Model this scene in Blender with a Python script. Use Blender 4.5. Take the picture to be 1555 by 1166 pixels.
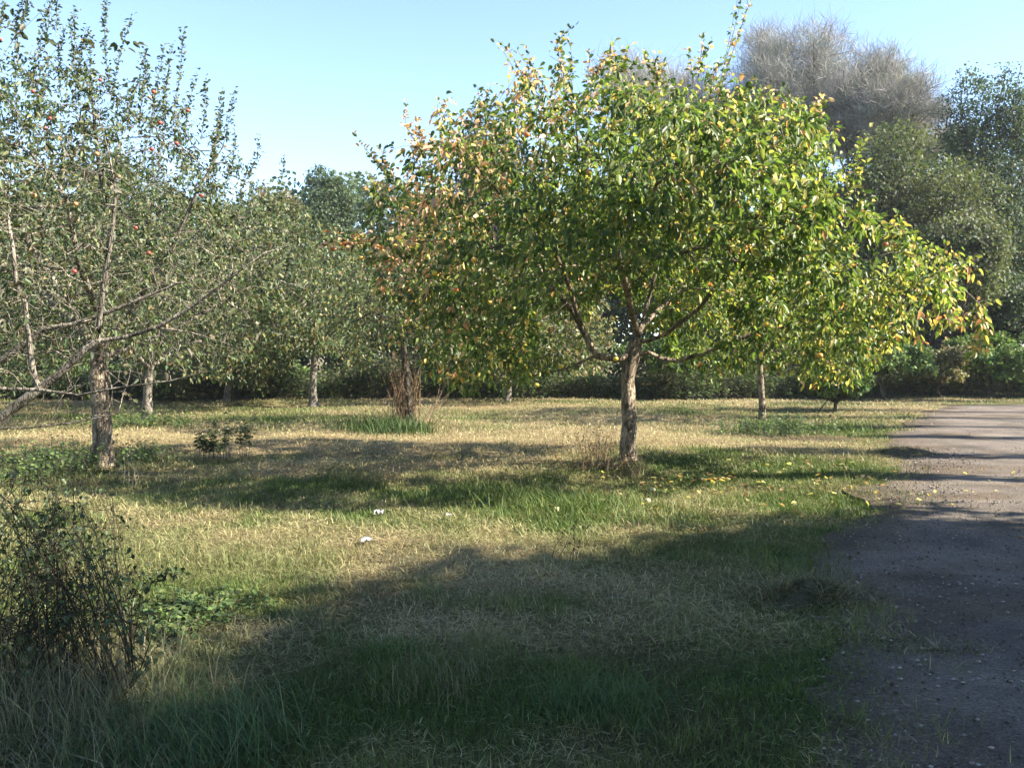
import bpy, math, random
import numpy as np
from mathutils import Vector

sc = bpy.context.scene
for o in list(bpy.data.objects):
    bpy.data.objects.remove(o)

# ------------------------------------------------------------------ camera
F, HOR, CH = 1400.0, 535.0, 1.6            # focal length (px of a 1555 px wide frame), horizon row, eye height
PITCH = math.atan((583 - HOR) / F)
cam = bpy.data.objects.new('camera', bpy.data.cameras.new('camera'))
sc.collection.objects.link(cam)
cam.data.sensor_width = 36
cam.data.lens = 36 * F / 1555
cam.data.clip_end = 2000
cam.location = (0, 0, CH)
cam.rotation_euler = (math.pi / 2 - PITCH, 0, 0)
sc.camera = cam

# ------------------------------------------------------------------ light
SUN_EL, SUN_AZ = math.radians(37), math.radians(-11)      # azimuth counted from +X (the right) towards +Y
sdir = Vector((math.cos(SUN_EL) * math.cos(SUN_AZ), math.cos(SUN_EL) * math.sin(SUN_AZ), math.sin(SUN_EL)))
w = bpy.data.worlds.new('World'); sc.world = w; w.use_nodes = True
nt = w.node_tree
sky = nt.nodes.new('ShaderNodeTexSky'); sky.sky_type = 'NISHITA'; sky.sun_disc = False
sky.sun_elevation = SUN_EL; sky.sun_rotation = math.pi / 2 - SUN_AZ
sky.air_density = 0.75; sky.dust_density = 0.05; sky.ozone_density = 0.85
nt.links.new(sky.outputs[0], nt.nodes['Background'].inputs[0])
nt.nodes['Background'].inputs[1].default_value = 0.11
sl = bpy.data.lights.new('sun', 'SUN'); sl.energy = 4.8; sl.angle = math.radians(0.5); sl.color = (1, 0.91, 0.75)
so = bpy.data.objects.new('sun', sl); sc.collection.objects.link(so)
so.rotation_euler = sdir.to_track_quat('Z', 'Y').to_euler()
sc.view_settings.view_transform = 'Standard'; sc.view_settings.look = 'None'
sc.view_settings.exposure = 1.97; sc.view_settings.gamma = 1.0
sc.render.engine = 'CYCLES'
sc.cycles.max_bounces = 7; sc.cycles.diffuse_bounces = 3; sc.cycles.transmission_bounces = 5; sc.cycles.glossy_bounces = 2
sc.cycles.caustics_reflective = False; sc.cycles.caustics_refractive = False

# ------------------------------------------------------------------ helpers
def px(u, v, d):
    "point seen at pixel (u, v) of the 1555x1166 photograph, d metres in front of the camera"
    a = (u - 777.5) / F; b = -(v - 583) / F
    y = math.cos(PITCH) + b * math.sin(PITCH); z = -math.sin(PITCH) + b * math.cos(PITCH)
    return np.array([a * d / y, d, CH + z * d / y])

def g(u, v):
    a = (u - 777.5) / F; b = -(v - 583) / F
    y = math.cos(PITCH) + b * math.sin(PITCH); z = -math.sin(PITCH) + b * math.cos(PITCH)
    t = -CH / z
    return np.array([a * t, y * t, 0.0])

_tab = np.random.RandomState(7).rand(256, 256)
def noise(x, y, s=1.0, ox=0.0):
    "smooth value noise 0..1"
    x = np.asarray(x, float) / s + 37.3 + ox; y = np.asarray(y, float) / s + 91.7 + ox * 1.7
    ix = np.floor(x).astype(int); iy = np.floor(y).astype(int); fx = x - ix; fy = y - iy
    fx = fx * fx * (3 - 2 * fx); fy = fy * fy * (3 - 2 * fy)
    t = lambda i, j: _tab[i % 256, j % 256]
    return (t(ix, iy) * (1 - fx) + t(ix + 1, iy) * fx) * (1 - fy) + (t(ix, iy + 1) * (1 - fx) + t(ix + 1, iy + 1) * fx) * fy
def fbm(x, y, s=1.0, ox=0.0):
    return (noise(x, y, s, ox) * .5 + noise(x, y, s * .47, ox + 9) * .3 + noise(x, y, s * .21, ox + 19) * .2)
def sstep(a, b, x):
    t = np.clip((np.asarray(x, float) - a) / (b - a), 0, 1); return t * t * (3 - 2 * t)
def unit(v):
    return v / np.maximum(np.linalg.norm(v, axis=-1, keepdims=True), 1e-9)

def wloc(o):
    p = np.zeros(3, np.float32)
    while o is not None: p = p + np.array(o.location, np.float32); o = o.parent
    return p
def mesh(name, V, Fc, mat, parent=None, col=None, smooth=False, loc=None, raw=False):
    "V: (n,3); Fc: (m,k) or a list of such arrays; col: (n,3) linear colour of the thing itself"
    V = np.asarray(V, np.float32)
    if loc is not None: V = V - np.asarray(loc, np.float32)
    if parent is not None and not raw: V = V - wloc(parent)
    if not isinstance(Fc, list): Fc = [Fc]
    Fc = [np.asarray(f, np.int32) for f in Fc if len(f)]
    me = bpy.data.meshes.new(name)
    me.vertices.add(len(V)); me.vertices.foreach_set('co', V.ravel())
    loops = np.concatenate([f.ravel() for f in Fc])
    tot = np.concatenate([np.full(len(f), f.shape[1], np.int32) for f in Fc])
    st = np.concatenate([[0], np.cumsum(tot)[:-1]]).astype(np.int32)
    me.loops.add(len(loops)); me.loops.foreach_set('vertex_index', loops)
    me.polygons.add(len(tot)); me.polygons.foreach_set('loop_start', st); me.polygons.foreach_set('loop_total', tot)
    if smooth: me.polygons.foreach_set('use_smooth', np.ones(len(tot), bool))
    me.update(calc_edges=True)
    if col is not None:
        c = np.ones((len(V), 4), np.float32); c[:, :3] = np.clip(col, 0.003, 1)
        at = me.color_attributes.new('Col', 'FLOAT_COLOR', 'POINT'); at.data.foreach_set('color', c.ravel())
    me.materials.append(mat)
    o = bpy.data.objects.new(name, me); sc.collection.objects.link(o)
    if parent is not None: o.parent = parent
    elif loc is not None: o.location = tuple(float(q) for q in loc)
    return o

def tag(o, label, cat, group=None, kind=None):
    o['label'] = label; o['category'] = cat
    if group: o['group'] = group
    if kind: o['kind'] = kind
    return o
def thing(name, loc, label, cat, group=None):
    o = bpy.data.objects.new(name, None); sc.collection.objects.link(o)
    o.location = tuple(float(q) for q in loc); o.empty_display_size = .2
    return tag(o, label, cat, group)

# ------------------------------------------------------------------ materials
def newmat(name):
    m = bpy.data.materials.new(name); m.use_nodes = True
    return m, m.node_tree, m.node_tree.nodes['Principled BSDF']
def foliage_mat(name, trans=0.4, rough=0.5, spec=0.4, boost=(1.5, 1.6, 0.8)):
    m, t, p = newmat(name)
    a = t.nodes.new('ShaderNodeAttribute'); a.attribute_name = 'Col'
    no = t.nodes.new('ShaderNodeTexNoise'); no.inputs['Scale'].default_value = 40
    tc = t.nodes.new('ShaderNodeTexCoord'); t.links.new(tc.outputs['Object'], no.inputs['Vector'])
    mr = t.nodes.new('ShaderNodeMapRange'); mr.inputs[3].default_value = .72; mr.inputs[4].default_value = 1.28
    t.links.new(no.outputs[0], mr.inputs[0])
    mx = t.nodes.new('ShaderNodeVectorMath'); mx.operation = 'SCALE'
    t.links.new(a.outputs['Color'], mx.inputs[0]); t.links.new(mr.outputs[0], mx.inputs['Scale'])
    t.links.new(mx.outputs[0], p.inputs['Base Color'])
    p.inputs['Roughness'].default_value = rough; p.inputs['Specular IOR Level'].default_value = spec
    tr = t.nodes.new('ShaderNodeBsdfTranslucent')
    m2 = t.nodes.new('ShaderNodeVectorMath'); m2.operation = 'MULTIPLY'; m2.inputs[1].default_value = boost
    t.links.new(mx.outputs[0], m2.inputs[0]); t.links.new(m2.outputs[0], tr.inputs[0])
    ms = t.nodes.new('ShaderNodeMixShader'); ms.inputs[0].default_value = trans
    t.links.new(p.outputs[0], ms.inputs[1]); t.links.new(tr.outputs[0], ms.inputs[2])
    t.links.new(ms.outputs[0], t.nodes['Material Output'].inputs[0])
    return m
def bark_mat(name, c1, c2, scale=18, bump=.9, stretch=.3):
    m, t, p = newmat(name)
    tc = t.nodes.new('ShaderNodeTexCoord'); mp = t.nodes.new('ShaderNodeMapping'); mp.inputs['Scale'].default_value = (1, 1, stretch)
    t.links.new(tc.outputs['Object'], mp.inputs[0])
    n = t.nodes.new('ShaderNodeTexNoise'); n.inputs['Scale'].default_value = scale; n.inputs['Detail'].default_value = 8; n.inputs['Roughness'].default_value = .7
    t.links.new(mp.outputs[0], n.inputs['Vector'])
    vo = t.nodes.new('ShaderNodeTexVoronoi'); vo.inputs['Scale'].default_value = scale * 1.6; vo.feature = 'DISTANCE_TO_EDGE'; t.links.new(mp.outputs[0], vo.inputs['Vector'])
    big = t.nodes.new('ShaderNodeTexNoise'); big.inputs['Scale'].default_value = 5; big.inputs['Detail'].default_value = 3; t.links.new(tc.outputs['Object'], big.inputs['Vector'])
    r = t.nodes.new('ShaderNodeValToRGB'); r.color_ramp.elements[0].position = .38; r.color_ramp.elements[1].position = .60
    r.color_ramp.elements[0].color = (*c1, 1); r.color_ramp.elements[1].color = (*c2, 1)
    t.links.new(n.outputs[0], r.inputs[0])
    cr = t.nodes.new('ShaderNodeMapRange'); cr.inputs[1].default_value = 0; cr.inputs[2].default_value = .12; cr.inputs[3].default_value = .45; cr.inputs[4].default_value = 1
    t.links.new(vo.outputs['Distance'], cr.inputs[0])
    bg = t.nodes.new('ShaderNodeMapRange'); bg.inputs[1].default_value = .35; bg.inputs[2].default_value = .65; bg.inputs[3].default_value = .55; bg.inputs[4].default_value = 1.35
    t.links.new(big.outputs[0], bg.inputs[0])
    ml = t.nodes.new('ShaderNodeMath'); ml.operation = 'MULTIPLY'; t.links.new(cr.outputs[0], ml.inputs[0]); t.links.new(bg.outputs[0], ml.inputs[1])
    sc_ = t.nodes.new('ShaderNodeVectorMath'); sc_.operation = 'SCALE'; t.links.new(r.outputs[0], sc_.inputs[0]); t.links.new(ml.outputs[0], sc_.inputs['Scale'])
    t.links.new(sc_.outputs[0], p.inputs['Base Color'])
    hh = t.nodes.new('ShaderNodeMath'); hh.operation = 'ADD'; t.links.new(n.outputs[0], hh.inputs[0]); t.links.new(cr.outputs[0], hh.inputs[1])
    b = t.nodes.new('ShaderNodeBump'); b.inputs['Strength'].default_value = bump; b.inputs['Distance'].default_value = .02
    t.links.new(hh.outputs[0], b.inputs['Height']); t.links.new(b.outputs[0], p.inputs['Normal'])
    p.inputs['Roughness'].default_value = .9; p.inputs['Specular IOR Level'].default_value = .2
    return m
M_leaf = foliage_mat('apple leaf', .42, .46, .5, (1.85, 1.75, 1.0))
M_leaf2 = foliage_mat('small leaf', .28, .5, .45, (1.4, 1.4, .8))
M_far = foliage_mat('far leaf', .3, .6, .3)
M_grass = foliage_mat('grass blade', .25, .6, .25, (1.2, 1.2, .8))
M_dry = foliage_mat('dry stem', .1, .8, .2, (1, 1, 1))
M_bark = bark_mat('apple bark', (.085, .065, .045), (.40, .32, .24))
M_bark_grey = bark_mat('grey bark', (.12, .105, .085), (.36, .32, .26), 25)
M_bark_dark = bark_mat('dark bark', (.04, .033, .025), (.13, .11, .085), 14)

def path_left(y):
    "x of the path's left edge at depth y"
    ys = np.array([-6, 0, 3.5, 5.0, 7.1, 9.95, 12.5, 15.4, 20, 25, 28, 29.5])
    xs = np.array([.1, .4, 1.05, 1.45, 2.40, 3.70, 4.9, 6.1, 8.5, 11.0, 13.3, 16.0])
    return np.interp(y, ys, xs)
def pwob(y):
    return (noise(y * 0, y, 1.3, 3) - .5) * .45 + (noise(y * 0, y, .4, 5) - .5) * .22
def on_path(x, y):
    "signed: > 0 inside the path, metres from its left or far edge"
    x = np.asarray(x, float); y = np.asarray(y, float)
    wob = pwob(y)
    return np.minimum(x - path_left(y), (29.6 - y) * 1.0) + wob
def H(x, y):
    x = np.asarray(x, float); y = np.asarray(y, float)
    b = (noise(x, y, 3.1, 1) - .5) * .14 + (noise(x, y, 1.2, 2) - .5) * .07
    m = sstep(0.9, -0.2, np.minimum(x - path_left(y), 29.6 - y))
    return b * np.maximum(m, 0) - 0.0

# ------------------------------------------------------------------ ground
def axis(fine0, fine1, step, far):
    a = [fine0]
    while a[-1] < fine1: a.append(a[-1] + step)
    s = step
    while a[-1] < far: s *= 1.25; a.append(a[-1] + s)
    s = step
    while a[0] > -far: s *= 1.25; a.insert(0, a[0] - s)
    return np.array(a)
gx = axis(-24, 24, .25, 420); gy = axis(-4, 40, .25, 420)
X, Y = np.meshgrid(gx, gy)
nx, ny = len(gx), len(gy)
idx = np.arange(nx * ny).reshape(ny, nx)
quads = np.stack([idx[:-1, :-1], idx[:-1, 1:], idx[1:, 1:], idx[1:, :-1]], -1).reshape(-1, 4)

def blob(x, y, u, v, ru, rv, soft=1.0):
    "patch of the meadow centred where pixel (u, v) meets the ground; radii in metres"
    c = g(u, v)
    return np.exp(-(((x - c[0]) / ru) ** 2 + ((y - c[1]) / rv) ** 2) * soft)
def greenness(x, y):
    "0 = mown dry hay, 1 = lush green"
    n = fbm(x, y, 2.3, 11) * .75 + fbm(x, y, .7, 23) * .35 - .56
    gr = .56 + n * 2.2 + .55 * (noise(x, y, .45, 33) - .5) + .14 * sstep(8.6, 5.5, y) 
    gr -= .12 * sstep(12, 14, y)
    gr += .65 * blob(x, y, 760, 745, 2.2, 1.1)          # green under the tree
    gr += .45 * blob(x, y, 480, 735, 2.6, .9)
    gr += .5 * blob(x, y, 1060, 700, 1.6, 1.6)
    gr += .45 * blob(x, y, 520, 790, 1.2, .8)
    gr += .35 * blob(x, y, 1250, 730, 1.6, 3.0)
    gr += .45 * blob(x, y, 1330, 660, 2.2, 5)
    gr += .5 * blob(x, y, 250, 930, .8, .7)
    gr += .28 * blob(x, y, 900, 1050, 1.2, .7) + .22 * blob(x, y, 450, 1060, .9, .5) + .5 * blob(x, y, 1130, 860, .9, 1.4)
    gr += .6 * blob(x, y, 80, 700, 1.6, 1.2)
    gr -= .6 * blob(x, y, 760, 665, 6.0, 2.4)            # hay in the middle distance
    gr -= .4 * blob(x, y, 250, 665, 3.0, 2.4)
    gr -= .45 * blob(x, y, 700, 860, 1.6, .8)
    gr -= .35 * blob(x, y, 330, 810, 1.8, 1.0)
    gr -= .3 * blob(x, y, 720, 970, .9, .5)
    gr -= .35 * blob(x, y, 950, 880, 1.1, .6) + .3 * blob(x, y, 1150, 960, .4, .5) + .35 * blob(x, y, 360, 940, .35, .15)
    return np.clip(gr, 0, 1)

GR = greenness(X, Y)
c_dry = np.array([.24, .185, .105]); c_grn = np.array([.060, .075, .025]); c_soil = np.array([.11, .078, .05])
Cg = c_dry * (1 - GR[..., None]) + c_grn * GR[..., None]
sm = sstep(.55, .8, fbm(X, Y, 1.0, 41))[..., None] * .6
Cg = Cg * (1 - sm) + c_soil * sm
m, t, p = newmat('meadow soil')
a = t.nodes.new('ShaderNodeAttribute'); a.attribute_name = 'Col'
n = t.nodes.new('ShaderNodeTexNoise'); n.inputs['Scale'].default_value = 30; n.inputs['Detail'].default_value = 8; n.inputs['Roughness'].default_value = .75
tc = t.nodes.new('ShaderNodeTexCoord'); t.links.new(tc.outputs['Object'], n.inputs['Vector'])
mr = t.nodes.new('ShaderNodeMapRange'); mr.inputs[1].default_value = .3; mr.inputs[2].default_value = .7; mr.inputs[3].default_value = .45; mr.inputs[4].default_value = 1.5
t.links.new(n.outputs[0], mr.inputs[0])
mx = t.nodes.new('ShaderNodeVectorMath'); mx.operation = 'SCALE'
t.links.new(a.outputs['Color'], mx.inputs[0]); t.links.new(mr.outputs[0], mx.inputs['Scale']); t.links.new(mx.outputs[0], p.inputs['Base Color'])
b = t.nodes.new('ShaderNodeBump'); b.inputs['Strength'].default_value = .8; b.inputs['Distance'].default_value = .05
t.links.new(n.outputs[0], b.inputs['Height']); t.links.new(b.outputs[0], p.inputs['Normal'])
p.inputs['Roughness'].default_value = 1; p.inputs['Specular IOR Level'].default_value = .1
ground = mesh('ground', np.stack([X, Y, H(X, Y)], -1).reshape(-1, 3), quads, m, col=Cg.reshape(-1, 3), smooth=True)
ground['kind'] = 'structure'

# ------------------------------------------------------------------ gravel path: one sheet, left edge ragged
ty = np.concatenate([np.arange(-6, 14, .12), np.arange(14, 29.7, .3)])
tx = np.concatenate([np.linspace(0, 3, 26)[:-1], np.linspace(3, 30, 40)])
PX, PY = np.meshgrid(tx, ty)
edge = path_left(PY) - pwob(PY)
PXw = PX + edge
PY = PY - sstep(26, 29.6, PY) * 2.2 * noise(PXw, PY * 0, 2.2, 97)
m, t, p = newmat('gravel')
tc = t.nodes.new('ShaderNodeTexCoord')
n1 = t.nodes.new('ShaderNodeTexNoise'); n1.inputs['Scale'].default_value = 1.1; n1.inputs['Detail'].default_value = 6; n1.inputs['Roughness'].default_value = .6
n2 = t.nodes.new('ShaderNodeTexVoronoi'); n2.inputs['Scale'].default_value = 55
n3 = t.nodes.new('ShaderNodeTexNoise'); n3.inputs['Scale'].default_value = 90; n3.inputs['Detail'].default_value = 4; n3.inputs['Roughness'].default_value = .7
for q in (n1, n2, n3): t.links.new(tc.outputs['Object'], q.inputs['Vector'])
r1 = t.nodes.new('ShaderNodeValToRGB'); e = r1.color_ramp.elements
e[0].position = .32; e[0].color = (.115, .10, .088, 1); e[1].position = .68; e[1].color = (.27, .228, .192, 1)
t.links.new(n1.outputs[0], r1.inputs[0])
mr = t.nodes.new('ShaderNodeMapRange'); mr.inputs[1].default_value = .25; mr.inputs[2].default_value = .75; mr.inputs[3].default_value = .3; mr.inputs[4].default_value = 1.8
t.links.new(n3.outputs[0], mr.inputs[0])
mx = t.nodes.new('ShaderNodeVectorMath'); mx.operation = 'SCALE'
t.links.new(r1.outputs[0], mx.inputs[0]); t.links.new(mr.outputs[0], mx.inputs['Scale'])
mrv = t.nodes.new('ShaderNodeMapRange'); mrv.inputs[3].default_value = .8; mrv.inputs[4].default_value = 1.25
t.links.new(n2.outputs['Color'], mrv.inputs[0])
mx2 = t.nodes.new('ShaderNodeVectorMath'); mx2.operation = 'SCALE'
pa = t.nodes.new('ShaderNodeAttribute'); pa.attribute_name = 'Col'
mlt = t.nodes.new('ShaderNodeVectorMath'); mlt.operation = 'MULTIPLY'; t.links.new(mx.outputs[0], mlt.inputs[0]); t.links.new(pa.outputs['Color'], mlt.inputs[1])
t.links.new(mlt.outputs[0], mx2.inputs[0]); t.links.new(mrv.outputs[0], mx2.inputs['Scale']); t.links.new(mx2.outputs[0], p.inputs['Base Color'])
ad = t.nodes.new('ShaderNodeMath'); ad.operation = 'ADD'; t.links.new(n3.outputs[0], ad.inputs[0]); t.links.new(n2.outputs['Distance'], ad.inputs[1])
b = t.nodes.new('ShaderNodeBump'); b.inputs['Strength'].default_value = 1.0; b.inputs['Distance'].default_value = .03
t.links.new(ad.outputs[0], b.inputs['Height']); t.links.new(b.outputs[0], p.inputs['Normal'])
p.inputs['Roughness'].default_value = .95; p.inputs['Specular IOR Level'].default_value = .2
ix = np.arange(PX.size).reshape(PX.shape)
pq = np.stack([ix[:-1, :-1], ix[:-1, 1:], ix[1:, 1:], ix[1:, :-1]], -1).reshape(-1, 4)
PZ = .004 + .010 * noise(PXw, PY, .5, 31) * sstep(0, .4, PX) + .03 * noise(PXw, PY, 1.6, 33) * sstep(0, .4, PX)
dirt = np.clip(1 - PX / (.35 + .9 * noise(PXw, PY, .9, 71)), 0, 1) ** .7 + .8 * sstep(.6, .8, fbm(PXw, PY, 1.3, 72)) * sstep(2.2, .3, PX)
dirt = np.clip(np.maximum(dirt, .85 * sstep(.50, .72, fbm(PXw * .6, PY * 1.4, 1.1, 91)) * sstep(4.5, 1.0, PX)), 0, 1)[..., None]
pc = np.array([1, 1, 1.]) * (1 - dirt) + np.array([.64, .57, .47]) * dirt
path = mesh('gravel_path', np.stack([PXw, PY, PZ], -1).reshape(-1, 3), pq, m, col=pc.reshape(-1, 3), smooth=True)
path['kind'] = 'structure'

# ------------------------------------------------------------------ blades (grass, hay, straw)
def blades(P, h, wd, lean, az, col, rs, curl=.5):
    "curved two-step blades; lean 0 = upright, 1 = flat on the ground"
    n = len(P)
    d = np.stack([np.cos(az), np.sin(az), np.zeros(n)], -1)
    s = np.stack([-np.sin(az), np.cos(az), np.zeros(n)], -1) 
    tw = rs.uniform(-1.2, 1.2, n)[:, None]
    s = unit(s + d * tw)
    th1 = lean * 1.45; th2 = np.clip(th1 + curl * rs.uniform(.2, 1.2, n), 0, 1.75)
    up = np.array([0, 0, 1.])
    a1 = d * np.sin(th1)[:, None] + up * np.cos(th1)[:, None]
    a2 = d * np.sin(th2)[:, None] + up * np.cos(th2)[:, None]
    p1 = P + a1 * (h * .5)[:, None]; p2 = p1 + a2 * (h * .5)[:, None]
    p2[:, 2] = np.maximum(p2[:, 2], P[:, 2] + .004)
    wv = s * (wd * .5)[:, None]
    V = np.stack([P - wv, P + wv, p1 - wv * .8, p1 + wv * .8, p2], 1).reshape(-1, 3)
    b = (np.arange(n) * 5)[:, None]
    q = b + np.array([[0, 1, 3, 2]]); tr = b + np.array([[2, 3, 4]])
    c = np.repeat(col, 5, axis=0)
    return V, q, tr, c
class Acc:
    def __init__(s): s.V = []; s.q = []; s.t = []; s.c = []; s.n = 0
    def add(s, V, q, t, c):
        s.V.append(V); s.c.append(c)
        if q is not None: s.q.append(q + s.n)
        if t is not None: s.t.append(t + s.n)
        s.n += len(V)
    def build(s, name, mat, parent=None, loc=None, smooth=False):
        f = []
        if s.q: f.append(np.concatenate(s.q))
        if s.t: f.append(np.concatenate(s.t))
        return mesh(name, np.concatenate(s.V), f, mat, parent, np.concatenate(s.c), smooth, loc)

def pick(rs, n, cols, wts):
    w_ = np.array(wts, float); k = rs.choice(len(cols), n, p=w_ / w_.sum())
    return np.array(cols)[k]
def jit(rs, c, a=.25):
    return c * (1 + rs.uniform(-a, a, (len(c), 1))) * (1 + rs.uniform(-.08, .08, (len(c), 3)))
GREENS = [(.085, .135, .030), (.058, .105, .028), (.14, .18, .050), (.045, .080, .03)]
STRAWS = [(.52, .45, .25), (.42, .34, .18), (.60, .53, .34), (.28, .20, .10), (.36, .36, .14)]
rs = np.random.RandomState(5)
ga = Acc()
for (y0, y1, dens, wmin, wmax, hs) in ((2.6, 5, 5200, .002, .005, .72), (5, 8, 3600, .003, .007, .8), (8, 12, 1900, .005, .010, .8),
                                       (12, 18, 800, .008, .014, .75), (18, 27, 330, .012, .021, .75), (27, 40, 130, .018, .03, .8)):
    A = 0; yy = (y0 + y1) / 2; half = yy * .60 + 1.2
    n = int((y1 - y0) * 2 * half * dens)
    y = rs.uniform(y0, y1, n); x = rs.uniform(-1, 1, n) * (y * .60 + 1.2)
    pd = on_path(x, y)
    keep = (rs.rand(n) < np.where(pd > 0, np.exp(-pd / (.05 + .55 * noise(x, y, .8, 61) ** 2)) * .9, 1)) & (pd < 2.2)
    x, y = x[keep], y[keep]; n = len(x)
    gr = greenness(x, y); isg = rs.rand(n) < (.10 + .86 * gr)
    tuft = sstep(.5, .8, fbm(x, y, .4, 51))
    col = np.where(isg[:, None], pick(rs, n, GREENS, [4, 3, 2, 2]), pick(rs, n, STRAWS, [4, 4, 2, 3, 2]))
    loc = (np.array([.43, .37, .21]) * (1 - gr[:, None]) + np.array([.105, .155, .036]) * gr[:, None])
    bw = (.75 * sstep(.48, .70, fbm(x, y, .8, 41)) * (1 - gr * .6))[:, None]; loc = loc * (1 - bw) + np.array([.21, .145, .085]) * bw
    col = jit(rs, col * .45 + loc * .55)
    h = np.where(isg, rs.uniform(.035, .10, n) * (1 + 1.4 * tuft), rs.uniform(.045, .125, n)) * hs
    lean = np.where(isg, rs.uniform(.1, .75, n), np.where(rs.rand(n) < .84, rs.uniform(.85, 1.05, n), rs.uniform(.3, .85, n)))
    wd = rs.uniform(wmin, wmax, n)
    z = H(x, y) + np.where(isg, 0, rs.uniform(0, .045, n))
    ga.add(*blades(np.stack([x, y, z], -1), h, wd, lean, rs.uniform(0, 2 * math.pi, n), col, rs, .3))
grass = ga.build('grass', M_grass)
tag(grass, 'mown meadow grass, half green and half dry straw', 'grass', kind='stuff')

# ------------------------------------------------------------------ leaves and tubes
def leaves(P, ax, nrm, L, wid, col, droop=.25, simple=False):
    n = len(P); ax = unit(ax); s = unit(np.cross(ax, nrm)); nr = np.cross(s, ax)
    L = np.broadcast_to(L, (n,))[:, None]; W = np.broadcast_to(wid, (n,))[:, None] * .5
    dz = np.array([0, 0, -1.]) * L * droop
    if simple:
        V = np.stack([P, P + ax * L * .45 - s * W, P + ax * L + dz, P + ax * L * .45 + s * W], 1).reshape(-1, 3)
        b = (np.arange(n) * 4)[:, None]
        return V, b + np.array([[0, 1, 2, 3]]), None, np.repeat(col, 4, 0)
    up = nr * W * .45
    V = np.stack([P, P + ax * L * .28 - s * W * .92 + up, P + ax * L * .68 - s * W * .78 + up + dz * .35, P + ax * L + dz,
                  P + ax * L * .68 + s * W * .78 + up + dz * .35, P + ax * L * .28 + s * W * .92 + up], 1).reshape(-1, 3)
    b = (np.arange(n) * 6)[:, None]
    return V, np.concatenate([b + np.array([[0, 1, 2, 3]]), b + np.array([[0, 3, 4, 5]])]), None, np.repeat(col, 6, 0)
def rdir(rs, n):
    v = rs.normal(size=(n, 3)); return unit(v)

def frame(d):
    ref = np.where(np.abs(d[:, 2:3]) > .9, np.array([[1., 0, 0]]), np.array([[0, 0, 1.]]))
    a = unit(np.cross(d, ref)); return a, np.cross(d, a)
def tubes(A, B, ra, rb, sides, da=None, db=None, col=None):
    "frusta from A to B (arrays); ring planes follow da and db"
    n = len(A); d = unit(B - A); da = d if da is None else da; db = d if db is None else db
    th = np.arange(sides) * 2 * math.pi / sides
    u1, v1 = frame(da); u2, v2 = frame(db)
    R1 = A[:, None] + (u1[:, None] * np.cos(th)[None, :, None] + v1[:, None] * np.sin(th)[None, :, None]) * ra[:, None, None]
    R2 = B[:, None] + (u2[:, None] * np.cos(th)[None, :, None] + v2[:, None] * np.sin(th)[None, :, None]) * rb[:, None, None]
    V = np.concatenate([R1, R2], 1).reshape(-1, 3)
    k = np.arange(sides); k2 = (k + 1) % sides
    q = np.stack([k, k2, k2 + sides, k + sides], -1)[None] + (np.arange(n) * 2 * sides)[:, None, None]
    c = np.zeros((len(V), 3)) + (col if col is not None else .1)
    return V, q.reshape(-1, 4), None, c
def polytube(pts, radii, sides=12, lump=0.0, rs=None, cap=True):
    "one smooth tube through the points"
    pts = np.asarray(pts, float); n = len(pts)
    d = np.gradient(pts, axis=0); d = unit(d)
    u, v = frame(d); th = np.arange(sides) * 2 * math.pi / sides
    R = np.asarray(radii, float)[:, None] * np.ones((n, sides))
    if lump and rs is not None:
        nn = rs.rand(n, sides); nn = (nn + np.roll(nn, 1, 1) + np.roll(nn, -1, 1)) / 3
        nn[1:-1] = (nn[1:-1] * 2 + nn[:-2] + nn[2:]) / 4
        R = R * (1 + lump * (nn - .5) * 2)
    V = (pts[:, None] + (u[:, None] * np.cos(th)[None, :, None] + v[:, None] * np.sin(th)[None, :, None]) * R[..., None]).reshape(-1, 3)
    i = np.arange(n - 1)[:, None] * sides; k = np.arange(sides)[None]; k2 = (k + 1) % sides
    q = np.stack([i + k, i + k2, i + sides + k2, i + sides + k], -1).reshape(-1, 4)
    return V, q, None, np.zeros((len(V), 3)) + .1

def resample(pts, step):
    pts = np.asarray(pts, float); out = [pts[0]]
    for a, b in zip(pts[:-1], pts[1:]):
        k = max(1, int(round(np.linalg.norm(b - a) / step)))
        for j in range(1, k + 1): out.append(a + (b - a) * j / k)
    return out

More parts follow.
